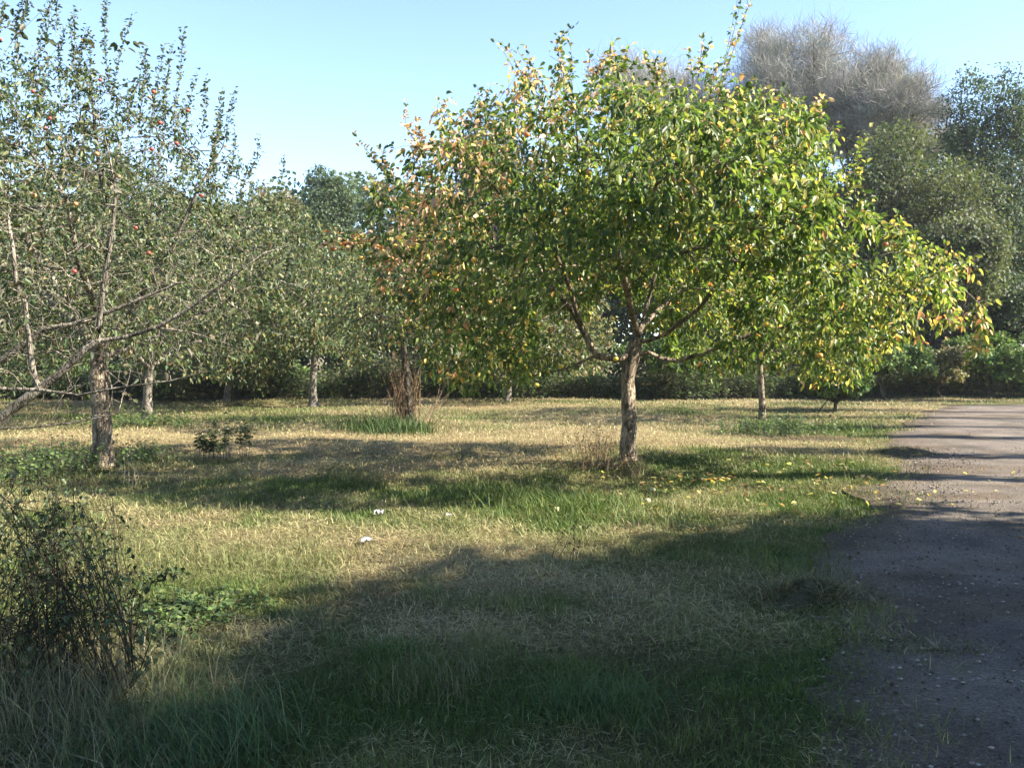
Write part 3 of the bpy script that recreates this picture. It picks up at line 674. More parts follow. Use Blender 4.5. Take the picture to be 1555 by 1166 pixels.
# ------------------------------------------------------------------ the wood along the back
PAL_OAK = [(.07, .088, .042), (.09, .11, .05), (.12, .135, .062), (.06, .072, .038)]
PAL_DARK = [(.045, .072, .045), (.06, .09, .05), (.08, .11, .055), (.10, .13, .06)]
PAL_TAN = [(.16, .145, .075), (.20, .17, .10), (.12, .12, .055), (.10, .11, .04)]
PAL_BRIGHT = [(.085, .14, .045), (.12, .18, .055), (.15, .205, .065), (.065, .11, .04)]
def crown_tree(name, label, seed, B, top, low, R, Ry, pal, n=9000, bare=False, leaf=.17, cat='tree', group=None, lobes=16, trunk_r=.28, bark=None, crownname='crown'):
    rs = np.random.RandomState(seed); B = np.array([B[0], B[1], 0.0]); depth = B[1]
    root = thing(name, B, label, cat, group)
    zc = (top + low) / 2; rz = (top - low) / 2; C = np.array([B[0], depth, zc]); rad = np.array([R, Ry, rz])
    # lobes
    ld = rdir(rs, lobes); ld[:, 2] = ld[:, 2] * .9 + .1
    lc = C + ld * rad * rs.uniform(.35, .68, (lobes, 1)); lr = rs.uniform(.28, .48, lobes)[:, None] * rad * np.array([1, 1, .9])
    hi_ = lc[:, 2] + lr[:, 2]; lc[:, 2] -= np.maximum(0, hi_ - top)
    bark = bark or M_bark_dark
    hgt = max(low + .3, zc - rz * .35)
    tp = np.array(resample([B - [0, 0, .3], B + [rs.uniform(-.2, .2), 0, hgt * .5], B + [rs.uniform(-.3, .3), 0, hgt]], .6)); k = np.linspace(0, 1, len(tp))
    V, q, _, _ = polytube(tp, trunk_r * (1 - .5 * k), 9, .12, rs); mesh('trunk', V, q, bark, root, smooth=True)
    ba = Acc()
    for i in range(lobes):
        s_ = tp[int(rs.uniform(.35, 1) * (len(tp) - 1))]; mid = s_ * .55 + lc[i] * .45 + np.array([0, 0, -.05 * rz]) + rs.normal(size=3) * .2
        pts = np.array(resample([s_, mid, lc[i]], .6)); ba.add(*polytube(pts, np.linspace(trunk_r * .42, trunk_r * .12, len(pts)), 6))
        for j in range(7):
            e_ = lc[i] + rdir(rs, 1)[0] * lr[i] * .95; ba.add(*polytube(np.array([lc[i] - (lc[i] - mid) * .3 * rs.rand(), (lc[i] + e_) / 2 + rs.normal(size=3) * .1, e_]), [trunk_r * .13, trunk_r * .08, .012], 4))
    ba.build('branches', bark, root, smooth=True)
    pal = np.array(pal); la = Acc()
    lobe = rs.randint(lobes, size=n // 14)
    cd = rdir(rs, len(lobe)); cd[:, 2] = np.where(cd[:, 2] < -.45, -cd[:, 2], cd[:, 2])
    cc = lc[lobe] + cd * lr[lobe] * (rs.rand(len(lobe), 1) ** (.7 if bare else .33))
    rr = .16 * min(R, rz) * rs.uniform(.6, 1.3, len(lobe))
    shade = jit(rs, pal[rs.choice(len(pal), len(lobe))], .2)
    kk = np.repeat(np.arange(len(lobe)), 14); m_ = len(kk)
    P = cc[kk] + rdir(rs, m_) * (rr[kk] * rs.rand(m_) ** .5)[:, None] * np.array([1, 1, .7])
    P = P[P[:, 2] > .02]; kk = kk[:len(P)]; m_ = len(P)
    if bare:
        out = unit(P - (C - [0, 0, rz * .8])); ax = unit(out * .7 + rdir(rs, m_) * .9 + np.array([0, 0, .2]))
        Lt = rs.uniform(.5, 1.1, m_)[:, None]; mid = P + ax * Lt * .5; end = mid + unit(ax + rdir(rs, m_) * .5 - np.array([0, 0, .1])) * Lt * .5
        s_ = unit(np.cross(ax, rdir(rs, m_))) * .008
        V = np.stack([P - s_, P + s_, mid + s_ * .7, mid - s_ * .7, end], 1).reshape(-1, 3); b = (np.arange(m_) * 5)[:, None]
        la.add(V, b + np.array([[0, 1, 2, 3]]), b + np.array([[3, 2, 4]]), np.repeat(shade[kk] * 1.0, 5, 0))
        la.build(crownname, M_dry, root)
    else:
        L = leaf * rs.uniform(.6, 1.3, m_); ax = unit(rdir(rs, m_) + np.array([0, 0, -.2]))
        nr = unit(rdir(rs, m_) + unit(P - C) * .9 + np.array([0, 0, .5]))
        col = jit(rs, shade[kk], .18)
        la.add(*leaves(P, ax, nr, L, L * .7, col, .15, simple=True)); la.build(crownname, M_far, root)
    return root
def wood_tree(name, label, seed, u, vtop, half, depth, pal, n=9000, bare=False, vlow=560, leaf=.13, cat='tree', group='trees of the wood behind the meadow', lobes=16, trunk_r=.24, bark=None, crownname='crown'):
    R = half / F * depth
    tz = px(u, vtop, depth)[2]
    return crown_tree(name, label, seed, px(u, 600, depth), tz * (1.0 if bare else 1.06), max(.1, px(u, vlow, depth)[2]), R * 1.15, R, pal, int(n * (1.3 if bare else 2.4)), bare, leaf, cat, group, lobes, trunk_r, bark, crownname)
TWIG = [(.34, .32, .29), (.26, .25, .22), (.40, .37, .33), (.24, .25, .19)]
wood_tree('willow_tree', 'leafless grey tree whose twiggy top shows just left of the tallest bare crown', 101, 1015, 45, 130, 47, TWIG, 30000, True, 400, lobes=18)
wood_tree('willow_tree', 'tallest leafless grey tree, its round twiggy crown above the right of the apple tree', 102, 1190, 20, 118, 46, TWIG, 26000, True, 330, lobes=20)
wood_tree('willow_tree', 'leafless grey tree with a rounded twiggy crown right of the tallest bare one', 103, 1330, 60, 98, 43, TWIG, 26000, True, 300, lobes=20)
wood_tree('willow_tree', 'small bare grey tree between the rounded twiggy crown and the dark tall tree', 104, 1400, 140, 55, 48, TWIG, 7000, True, 300, lobes=10)
wood_tree('oak_tree', 'olive green oak below the bare grey crowns', 105, 1385, 165, 140, 36, PAL_OAK, 17000, vlow=560, lobes=30)
wood_tree('oak_tree', 'broad green oak in front of the bare trees with low drooping limbs', 106, 1420, 250, 110, 34, PAL_OAK, 12000, vlow=585, lobes=16)
wood_tree('poplar_tree', 'tall dark blue green tree at the right edge of the view', 107, 1488, 92, 92, 40, PAL_DARK, 17000, vlow=585, lobes=24)
wood_tree('poplar_tree', 'second tall dark tree half outside the right edge', 108, 1590, 130, 90, 41, PAL_DARK, 12000, vlow=585, lobes=20)
wood_tree('oak_tree', 'dark oak standing behind the right tip of the large crown', 109, 1500, 400, 110, 36, PAL_DARK, 13500, vlow=590, lobes=24)
wood_tree('oak_tree', 'dark bluish tree rising over the gap left of the large crown', 110, 505, 243, 60, 44, PAL_DARK, 16500, vlow=590, lobes=24)
wood_tree('hawthorn_tree', 'round tan tree with turning leaves beside the dark bluish one', 111, 430, 268, 62, 40, PAL_TAN, 10000, vlow=585, lobes=12, leaf=.13)
wood_tree('oak_tree', 'green tree behind the right shoulder of the sparse apple tree', 112, 350, 285, 80, 42, PAL_OAK, 15000, vlow=590, lobes=24)
wood_tree('oak_tree', 'dark tree behind the middle of the sparse apple tree', 113, 210, 330, 110, 43, PAL_DARK, 15000, vlow=590, lobes=24)
wood_tree('oak_tree', 'dark tree behind the left edge of the sparse apple tree', 114, 40, 330, 110, 42, PAL_DARK, 15000, vlow=590, lobes=24)
wood_tree('oak_tree', 'dark tree behind the left shoulder of the large crown', 115, 640, 300, 90, 42, PAL_DARK, 15000, vlow=590, lobes=24)
wood_tree('oak_tree', 'tree top peeping over the upper left of the large crown', 116, 745, 165, 70, 45, PAL_DARK, 16500, vlow=590, lobes=24)
wood_tree('oak_tree', 'dark tree seen through the middle of the large crown', 117, 900, 330, 110, 41, PAL_DARK, 13500, vlow=590, lobes=24)
wood_tree('oak_tree', 'dark tree seen below the right half of the large crown', 118, 1080, 350, 110, 40, PAL_DARK, 13500, vlow=590, lobes=24)
wood_tree('oak_tree', 'green tree behind the young apple tree', 119, 1240, 330, 100, 39, PAL_OAK, 13500, vlow=590, lobes=24)
# bushes along the edge of the wood
def bush(label, seed, u, vtop, half, depth, pal, n=3500, vlow=615, leaf=.11, name='bush', group='bushes along the edge of the wood'):
    return wood_tree(name, label, seed, u, vtop, half, depth, pal, n, False, vlow, leaf, 'bush', group, 9, .06, None, 'foliage')
BU = [(-40, 500, 110, 36, 0, 'dark hedge bush at the far left edge of the meadow'), (90, 530, 90, 34, 1, 'leafy bush behind the left trunk at the meadow edge'),
      (240, 535, 90, 35, 1, 'bright bush between the two left trunks at the meadow edge'), (390, 540, 90, 33, 1, 'green bush left of the slim reddish trunk'),
      (540, 440, 95, 35, 0, 'dark bush filling the gap left of the red stemmed tree'), (660, 430, 95, 34, 0, 'dark bush behind the red stemmed tree'),
      (775, 470, 85, 33.5, 0, 'dark bush under the left end of the large crown'), (880, 480, 80, 34, 2, 'shaded bush just left of the main trunk'),
      (1010, 490, 80, 31, 1, 'bright green bush just right of the main trunk'), (1110, 500, 75, 33, 1, 'green bush left of the young thin trunk'),
      (1215, 500, 75, 34, 1, 'green bush right of the young thin trunk'), (1345, 505, 75, 31.5, 1, 'light green bush where the grass meets the path'),
      (1430, 525, 55, 32.2, 3, 'tan flowering bush above the end of the path'), (1500, 505, 70, 33, 1, 'rounded green bush near the right edge of the view'), (1590, 490, 80, 33.5, 1, 'bush at the right edge with light leaves')]
BP = [PAL_DARK, PAL_BRIGHT, PAL_OAK, PAL_TAN]
for i, (u, vt, hf, dp, pk, lb) in enumerate(BU):
    bush(lb, 200 + i, u, vt, hf, dp, BP[pk], 4500 if pk == 0 else 4000)
wood_tree('oak_tree', 'olive tree between the main crown and the olive green oak', 120, 1265, 215, 90, 38, PAL_OAK, 12000, vlow=590, lobes=24)
bush('leafy shrub under the drooping right end of the large crown', 230, 1265, 548, 52, 24.5, PAL_BRIGHT, 3500, 640, .09, 'shrub', None)
rs = np.random.RandomState(66); n = 130000; x = rs.uniform(-50, 52, n); y = rs.uniform(48, 58, n); topz = 8.0 + 3.5 * noise(x, y, 7, 3) + 1.5 * noise(x, y, 2.5, 4)
z = topz * rs.rand(n) ** .8; P = np.stack([x, y, z + .1], -1); PD = np.array(PAL_DARK); cl = (noise(x, z * 2, 1.6, 12) * 4).astype(int) % 4
acc = Acc(); acc.add(*leaves(P, rdir(rs, n), rdir(rs, n) + [0, -.6, .4], .34, .26, jit(rs, PD[cl], .25), .1, True)); o = acc.build('distant_wood', M_far); tag(o, 'dense far wood closing the view behind the nearer trees', 'wood', kind='stuff')
# nettles and weeds at the foot of the wood: one uncountable mass
def weeds(name, label, rs, x, y, h, wl, pal, mat, perm=5, L=.09, f0=.15):
    n = len(x); acc = Acc()
    z = H(x, y); tipp = np.stack([x + rs.normal(size=n) * .12 * h, y + rs.normal(size=n) * .12 * h, z + h], -1); b0 = np.stack([x, y, z], -1)
    acc.add(*tubes(b0, tipp, np.full(n, .004), np.full(n, .002), 3, col=.06))
    k = np.repeat(np.arange(n), perm); f = rs.uniform(f0, 1.05, len(k))[:, None]
    P = b0[k] * (1 - f) + tipp[k] * f + rs.normal(size=(len(k), 3)) * .01; th = rs.uniform(0, 6.28, len(k))
    ax = np.stack([np.cos(th), np.sin(th), rs.uniform(-.4, .5, len(k))], -1); Ls = L * rs.uniform(.6, 1.3, len(k))
    pal = np.array(pal); acc.add(*leaves(P, ax, unit(np.array([0, 0, 1.]) + rdir(rs, len(k)) * .6), Ls, Ls * wl, jit(rs, pal[rs.choice(len(pal), len(k))], .25), .2, True))
    return acc
rs = np.random.RandomState(77)
n = 13000; x = rs.uniform(-24, 26, n); y = 31.0 + 1.8 * rs.rand(n) + np.where(x > 8, 2.0 * sstep(8, 14, x), 0) - 1.5 * sstep(-5, -12, x) + (noise(x, x * 0, 2.2, 8) - .5) * 2
hh = rs.uniform(.3, .9, n) * (.6 + .8 * noise(x, y, 2.0, 14)) * 1.5
weeds('undergrowth', '', rs, x, y, hh, .55, PAL_BRIGHT + PAL_OAK, M_far, 7, .13).build('undergrowth', M_far)
o = bpy.data.objects['undergrowth']; tag(o, 'band of nettles and bramble along the foot of the wood', 'undergrowth', kind='stuff')

# ------------------------------------------------------------------ trees just outside the right edge that shade the near ground and the path
crown_tree('oak_tree', 'big tree outside the frame at right whose shade covers the near grass and path', 301, (13.4, 1.45), 11.0, 3.4, 4.6, 6.6, PAL_DARK, 80000, leaf=.24, lobes=54, trunk_r=.3)
crown_tree('oak_tree', 'second big tree outside the frame at right, shading the lower right corner', 302, (17.5, -2.5), 11.5, 2.5, 5.0, 6.0, PAL_DARK, 50000, leaf=.26, lobes=40, trunk_r=.3)
for i, (x, y, h, lo, R) in enumerate(((14.6, 9.8, 9.5, 5.0, .35), (15.2, 12.4, 11, 3.5, .75), (17.5, 15.4, 11, 4.0, .5), (18.5, 17.8, 12, 4.0, .8), (18.2, 20.6, 11, 3.5, .55), (19.5, 23.0, 12, 4, .9), (21, 26.0, 12, 3.5, .7), (24, 29, 12, 3, .9))):
    crown_tree('birch_tree', 'slender tree beside the path outside the right edge, throwing striped shade', 310 + i, (x, y), h, lo, R, R, PAL_OAK, 2600, leaf=.12, lobes=9, trunk_r=.11, bark=M_bark_grey, group='slender trees beside the path outside the frame')

# ------------------------------------------------------------------ bare branches reaching in from a near tree at the left
rs = np.random.RandomState(41)
D2 = 6.2
base2 = np.array([-5.6, 6.4, 0.0])
tree2 = thing('bare_tree', base2, 'near tree outside the left edge whose bare grey branches reach into the picture', 'tree')
T = lambda u, v, dd=0.0: px(u, v, D2 + dd)
tp = np.array(resample([base2, base2 + [.05, 0, .7], base2 + [.1, 0, 1.2]], .1)); k = np.linspace(0, 1, len(tp))
V, q, _, _ = polytube(tp, .12 - .04 * k, 14, .15, rs); mesh('trunk', V, q, M_bark, tree2, smooth=True)
sk = Skel(); sk.limb([tp[-3], tp[-1]], step=.1)
sk.limb([tp[-1], T(-160, 760), T(-20, 655), T(20, 620), T(60, 590), T(100, 560), T(130, 530), T(152, 518)], 1, .09)
sk.limb([T(152, 518), T(190, 512), T(235, 498), T(270, 480), T(300, 460), T(330, 438), T(368, 408), T(400, 385, .1), T(440, 372, .2)], 1, .09)
sk.limb([T(148, 520), T(150, 495), T(155, 450), T(162, 400), T(172, 340), T(176, 290), T(165, 230), T(150, 180), T(142, 150)], 1, .09)
sk.limb([T(58, 592), T(50, 560), T(42, 500), T(38, 460), T(25, 430), T(20, 380), T(12, 330), T(14, 280)], 1, .09)
sk.limb([tp[-1], T(-200, 640, .5), T(-80, 590, .6), T(0, 548, .7), T(45, 518, .7), T(65, 500, .7), T(110, 493, .7), T(150, 480, .7), T(200, 460, .7), T(270, 430, .7)], 1, .09)
sk.limb([tp[-1], T(-180, 690, -.4), T(-60, 625, -.6), T(0, 590, -.6), T(60, 592, -.6), T(120, 600, -.6), T(170, 590, -.6), T(260, 578, -.6), T(330, 560, -.6)], 1, .09)
sk.limb([T(240, 497), T(290, 505), T(340, 520), T(380, 535)], 1, .09)
sk.limb([tp[-1], T(-160, 720, .3), T(-30, 650, .4), T(40, 650, .4), T(110, 642, .4), T(180, 628, .4)], 1, .09)
sk.limb([tp[-1], T(-260, 500), T(-120, 300, .2), T(-40, 160, .2), T(20, 60, .3), T(60, 20, .3)], 1, .09)
sk.limb([T(-60, 190, .2), T(0, 110, 0), T(50, 125, 0), T(85, 75, 0)], 1, .09)
att = crown_points(rs, 2400, [(-200, 560), (-150, 300), (-60, 180), (60, 170), (180, 200), (300, 270), (420, 350), (440, 400), (380, 520), (300, 570), (100, 640), (-60, 640)], D2, 1.3, shell=.2)
sk.grow(att, .09, 1.0, .12, 60, rs, (0, 0, .05), jitter=.4)
sk.finish(.05, .0016)
sk.mesh_acc().build('branches', M_bark_grey, tree2, smooth=True)
NEAR = np.array([(.05, .075, .03), (.08, .10, .04), (.10, .09, .05)])
ncol = lambda P, rs: jit(rs, NEAR[rs.choice(3, len(P))], .2)
(LV, _) = twig_leaves(rs, sk, .25, .055, ncol, .004, .04, .3, keep=lambda P, rs: (P[:, 2] > 2.9) | (rs.rand(len(P)) < .25))
la = Acc(); la.add(*LV)
for (u, v) in ((8, 45), (18, 30), (32, 52), (20, 66), (38, 44), (130, 62), (138, 70), (70, 58), (62, 62), (186, 60), (205, 63), (192, 72), (178, 64), (20, 10), (72, 68)):
    P = np.repeat(T(u, v, .2)[None], 2, 0) + rs.normal(size=(2, 3)) * .012
    la.add(*leaves(P, unit(rdir(rs, 2) + [.5, 0, 0]), unit(rdir(rs, 2) + [0, 0, 1]), .06, .035, ncol(P, rs), .2))
la.build('leaves', M_leaf2, tree2)

# ------------------------------------------------------------------ undergrowth things on the meadow
def plant(name, label, cat, seed, pts, h, n, spread, pal, L=.06, perm=8, mat=None, group=None, part='foliage', wl=.55, f0=.15):
    rs = np.random.RandomState(seed); c = np.mean(pts, axis=0); root = thing(name, (c[0], c[1], float(H(c[0], c[1]))), label, cat, group)
    k = rs.randint(len(pts), size=n); P = np.array(pts)[k][:, :2] + rs.normal(size=(n, 2)) * spread
    hh = np.array(h)[k] * rs.uniform(.45, 1.05, n)
    a_ = weeds('', '', rs, P[:, 0], P[:, 1], hh, wl, pal, None, perm, L, f0); a_.build(part, mat or M_leaf2, root)
    return root
plant('sapling', 'small leafy sapling with two clumps, standing in the shade on the mown grass', 'sapling', 1, [g(316, 697), g(326, 697), g(366, 692), g(378, 690), g(345, 694)], [.42, .6, .66, .55, .72], 40, .07, [(.05, .08, .03), (.07, .10, .035)], .075, 18, f0=.55)
plant('weed_patch', 'leafy weeds left of the thick pale trunk', 'weeds', 2, [g(60, 722), g(95, 712), g(120, 715), g(30, 735)], [.42, .5, .45, .4], 260, .32, PAL_BRIGHT, .06, 9)
plant('weed_patch', 'low weeds just right of the thick pale trunk', 'weeds', 3, [g(200, 705), g(225, 700)], [.3, .34], 90, .16, PAL_BRIGHT, .06, 9)
plant('weed_patch', 'dark weed mound at the foot of the young thin trunk', 'weeds', 4, [g(1145, 658), g(1180, 652), g(1215, 650)], [.30, .36, .32], 260, .45, PAL_BRIGHT, .07, 9)
plant('weed_patch', 'green weeds round the foot of the tree behind the thick pale trunk', 'weeds', 5, [g(200, 648), g(245, 650)], [.35, .35], 160, .5, PAL_BRIGHT, .08, 9)
plant('weed_patch', 'broad leaved weeds in front of the big near shadow at left', 'weeds', 6, [g(225, 925), g(280, 925), g(330, 905), g(250, 950)], [.09, .10, .08, .08], 260, .14, PAL_BRIGHT, .04, 7, wl=.8)

def stems(root, part, seed, c, n, spread, h, lean, cols, r=.004, mat=None, tips=True, fan=.5):
    rs = np.random.RandomState(seed); a_ = Acc(); cols = np.array(cols)
    for i in range(n):
        b0 = np.array([c[0] + rs.normal() * spread, c[1] + rs.normal() * spread * .7, float(H(c[0], c[1])) - .02]); hh = h * rs.uniform(.5, 1.1)
        d = np.array([rs.normal() * fan + lean, rs.normal() * fan, 1.6]); d /= np.linalg.norm(d)
        p1 = b0 + d * hh * .5; d2 = unit(d + rs.normal(size=3) * .22); p2 = p1 + d2 * hh * .5
        V, q, _, _ = polytube([b0, (b0 + p1) / 2 + rs.normal(size=3) * .01, p1, p2], [r, r * .9, r * .75, r * .3], 4)
        cc = np.tile(cols[rs.randint(len(cols))] * rs.uniform(.7, 1.3), (len(V), 1)); a_.add(V, q, None, cc)
        if tips:
            m_ = rs.randint(2, 6); P = p1 + (p2 - p1) * rs.uniform(.1, 1, (m_, 1)); a_.add(*leaves(P, rdir(rs, m_) + d2, rdir(rs, m_) + [0, 0, 1], .05, .012, cc[:1].repeat(m_, 0), .2, True))
    return a_.build(part, mat or M_dry, root)
RUST = [(.20, .115, .07), (.15, .095, .06), (.30, .22, .13), (.10, .07, .045)]
c = g(905, 712); r_ = thing('dry_weed_tuft', c, 'rusty dry weed tuft just left of the main trunk', 'weeds'); stems(r_, 'stems', 1, c, 110, .22, .68, -.1, RUST + [(.45, .35, .2)], .0035)
c = g(958, 722); r_ = thing('dry_weed_tuft', c, 'short dry weeds and straw at the foot of the main trunk', 'weeds'); stems(r_, 'stems', 2, c, 60, .15, .35, .1, RUST + [(.5, .4, .24)], .003)
c = g(612, 648); r_ = thing('dry_stem_clump', c, 'tall reddish brown dead stems round the foot of the drooping apple tree', 'shrub'); stems(r_, 'stems', 3, c, 90, .15, 1.6, 0, RUST, .006, fan=.26)
c = g(640, 642); r_ = thing('dry_stem_clump', c, 'few thin pale twigs leaning right beside the reddish dead stems', 'shrub'); stems(r_, 'stems', 4, c, 14, .2, 1.1, .9, [(.4, .3, .2), (.3, .22, .14)], .007, fan=.3)
c = g(855, 850); r_ = thing('dry_weed_tuft', c, 'three dark dead stalks standing at the edge of the near shadow', 'weeds'); stems(r_, 'stems', 5, c, 5, .10, .34, .25, [(.09, .05, .035)], .003, fan=.15)
c = g(198, 735); r_ = thing('dry_weed_tuft', c, 'single pale straw tuft in the shade right of the thick pale trunk', 'weeds'); stems(r_, 'stems', 6, c, 10, .05, .42, .15, [(.5, .42, .28)], .004, fan=.2)

def tuft(acc, rs, c, n, spread, h0, h1, cols, lean0=.05, lean1=.5, wd=.006, az=None, aspect=1.0):
    x = c[0] + rs.normal(size=n) * spread; y = c[1] + rs.normal(size=n) * spread * aspect; z = H(x, y)
    hh = rs.uniform(h0, h1, n); a_ = rs.uniform(0, 6.28, n) if az is None else az + rs.normal(size=n) * .7
    acc.add(*blades(np.stack([x, y, z], -1), hh, wd * rs.uniform(.6, 1.4, n), rs.uniform(lean0, lean1, n), a_, jit(rs, pick(rs, n, cols, np.ones(len(cols)))), rs, .8))
rs = np.random.RandomState(61)
def tuft_thing(label, c, *a_, **k_):
    r_ = thing('grass_tuft', c, label, 'grass tuft'); ac = Acc(); tuft(ac, rs, c, *a_, **k_); ac.build('blades', M_grass, r_)
GG = GREENS[:3]; BL = [(.07, .12, .04), (.05, .10, .035), (.10, .15, .05), (.3, .28, .15)]
tuft_thing('dark green grass mound at the foot of the reddish dead stems', g(592, 655), 1500, .45, .2, .5, [(.05, .09, .03), (.08, .12, .04)], wd=.012)
tuft_thing('lush long bright grass clump in front of the main trunk', g(865, 770), 2600, .42, .12, .32, GG, .1, .7, .007)
tuft_thing('long bright grass clump at the left of the tree shade', g(720, 760), 1200, .35, .1, .24, GG, .1, .7, .007)
tuft_thing('dark lush grass tuft at the bottom of the picture, right of the middle', g(905, 1075), 900, .14, .10, .25, BL[:3], .1, .7, .004)
tuft_thing('long trailing green grass tuft at the bottom left of the picture', g(300, 1110), 1400, .2, .15, .38, BL[:3], .3, .95, .004, az=2.6)
tuft_thing('upright pale grass tuft in the near shadow, middle of the picture', g(660, 1030), 600, .16, .08, .2, [(.24, .23, .14), (.14, .15, .07), (.1, .13, .05)], 0, .5, .003)
tuft_thing('tall grey green grass under the near bush at the left', g(60, 1060), 2600, .34, .2, .5, [(.20, .20, .12), (.09, .11, .05), (.27, .25, .16)], .05, .8, .0035)
tuft_thing('tall grass right of the near bush at the lower left', g(150, 1100), 1300, .3, .12, .36, [(.17, .18, .09), (.08, .11, .05), (.26, .24, .15)], .1, .85, .0035)
tuft_thing('small bright grass tuft in shade left of the middle', g(590, 985), 420, .12, .07, .16, [(.10, .17, .04), (.07, .13, .035)], .1, .6, .004)

# near bramble at lower left
rs = np.random.RandomState(71)
cb = g(40, 1010); bush_ = thing('bramble_bush', cb, 'dark twiggy bramble bush with small leaves at the lower left corner', 'bush')
sa = Acc(); la = Acc(); BC = np.array([(.045, .065, .03), (.06, .09, .035), (.08, .10, .045)])
ends = []
for i in range(190):
    bx = g(rs.uniform(-90, 210) , rs.uniform(955, 1060)); u_t = rs.uniform(-40, 250)
    hgt = (1.0 - .55 * sstep(60, 260, u_t)) * rs.uniform(.35, 1.0)
    tipx = px(u_t, 900, bx[1])[0]; tip = np.array([bx[0] * .45 + tipx * .55, bx[1] + rs.normal() * .2, hgt])
    mid = bx * .5 + tip * .5 + np.array([rs.normal() * .06, rs.normal() * .06, .12 * hgt]); arch = tip + np.array([rs.normal() * .10 + .05, rs.normal() * .08, -.02])
    pts = np.array([bx, bx * .6 + mid * .4 + rs.normal(size=3) * .015, mid, (mid + tip) / 2 + rs.normal(size=3) * .015, tip, arch]); pts[0, 2] = -.02
    V, q, _, _ = polytube(pts, [.0035, .0032, .0028, .0022, .0016, .001], 4); sa.add(V, q, None, np.tile(np.array([.045, .036, .024]) * rs.uniform(.6, 1.4), (len(V), 1)))
    for j in range(rs.randint(2, 5)):
        k = rs.randint(1, 5); s0 = pts[k]; e_ = s0 + unit(rs.normal(size=3) + [0, 0, .6]) * rs.uniform(.08, .22)
        V, q, _, _ = polytube([s0, (s0 + e_) / 2 + rs.normal(size=3) * .01, e_], [.0016, .0012, .0008], 3); sa.add(V, q, None, np.tile([.045, .036, .024], (len(V), 1)))
        m_ = rs.randint(2, 6); P = s0 + (e_ - s0) * rs.uniform(.3, 1.1, (m_, 1)); ends.append(P)
    m_ = rs.randint(2, 7); f = rs.uniform(.45, 1, (m_, 1)); P = mid * (1 - f) + tip * f; ends.append(P + rs.normal(size=P.shape) * .02)
P = np.concatenate(ends); n = len(P); Ls = rs.uniform(.015, .038, n)
la.add(*leaves(P, rdir(rs, n), rdir(rs, n) + [0, 0, .8], Ls, Ls * .7, jit(rs, BC[rs.choice(3, n)], .25), .2))
sa.build('stems', M_dry, bush_); la.build('leaves', M_leaf2, bush_)
# long spray with leaves that leans to the right out of the bramble
sp = thing('bramble_spray', g(120, 1000), 'long leafy bramble shoot arching right out of the dark bush', 'bush')
pts = np.array(resample([g(120, 1000), px(175, 925, 4.8), px(215, 890, 4.8), px(255, 870, 4.8), px(278, 872, 4.8)], .03)); V, q, _, _ = polytube(pts, np.linspace(.004, .0015, len(pts)), 5)
mesh('stem', V, q, M_dry, sp, np.tile([.07, .05, .03], (len(V), 1)), True)
k = np.repeat(np.arange(len(pts) // 3, len(pts)), 6); P = pts[k] + rs.normal(size=(len(k), 3)) * .02
la = Acc(); la.add(*leaves(P, rdir(rs, len(k)), rdir(rs, len(k)) + [0, 0, .8], .038, .024, jit(rs, BC[rs.choice(3, len(k))], .2), .2)); la.build('leaves', M_leaf2, sp)

# heaps of cut grass on the edge of the path
def heap(label, seed, c, rx, ry, h, n, L, cols):
    rs = np.random.RandomState(seed); r_ = thing('grass_heap', c, label, 'cut grass heap', None)
    nr, na = 7, 22; V = []
    for i in range(nr + 1):
        f = i / nr
        for j in range(na):
            th = j * 2 * math.pi / na; e_ = 1 + .25 * math.sin(th * 3 + seed) + .15 * math.sin(th * 5)
            V.append((c[0] + rx * f * e_ * math.cos(th), c[1] + ry * f * e_ * math.sin(th), h * (1 - f ** 1.6) * (1 + .35 * (rs.rand() - .5)) - .01 * (i == nr)))
    q = [(i * na + j, (i + 1) * na + j, (i + 1) * na + (j + 1) % na, i * na + (j + 1) % na) for i in range(nr) for j in range(na)]
    cc = np.tile([.075, .065, .035], (len(V), 1)); mesh('mound', V, np.array(q), M_grass, r_, cc, True)
    f = np.sqrt(rs.rand(n)) * 1.25; th = rs.uniform(0, 6.28, n); x = c[0] + rx * f * np.cos(th); y = c[1] + ry * f * np.sin(th)
    z = np.maximum(h * (1 - np.minimum(f, 1) ** 1.6), .006) + rs.uniform(-.01, .015, n)
    ac = Acc(); ac.add(*blades(np.stack([x, y, z], -1), L * rs.uniform(.5, 1.4, n), .004 + .0 * z, rs.uniform(.55, 1.05, n), rs.uniform(0, 6.28, n), jit(rs, pick(rs, n, cols, np.ones(len(cols)))), rs, .6))
    ac.build('clippings', M_grass, r_)
HC = [(.20, .17, .08), (.10, .11, .045), (.06, .07, .03), (.33, .28, .15)]
heap('low dark heap of cut grass on the far edge of the path', 1, g(1368, 692), .55, .28, .13, 1500, .16, HC)
heap('matted heap of cut grass and straw at the shaded edge of the path', 2, g(1235, 912), .38, .26, .13, 2400, .15, HC)
heap('thin scatter of cut grass lying on the shaded gravel', 3, g(1425, 992), .28, .07, .02, 420, .09, HC)
heap('flat strip of cut grass left of the thin scatter on the gravel', 4, g(1335, 975), .25, .08, .025, 420, .09, HC)
heap('brown patch of mown hay on the grass below the young thin trunk', 5, g(1240, 668), .9, .3, .06, 900, .14, [(.3, .2, .11), (.42, .33, .2)])

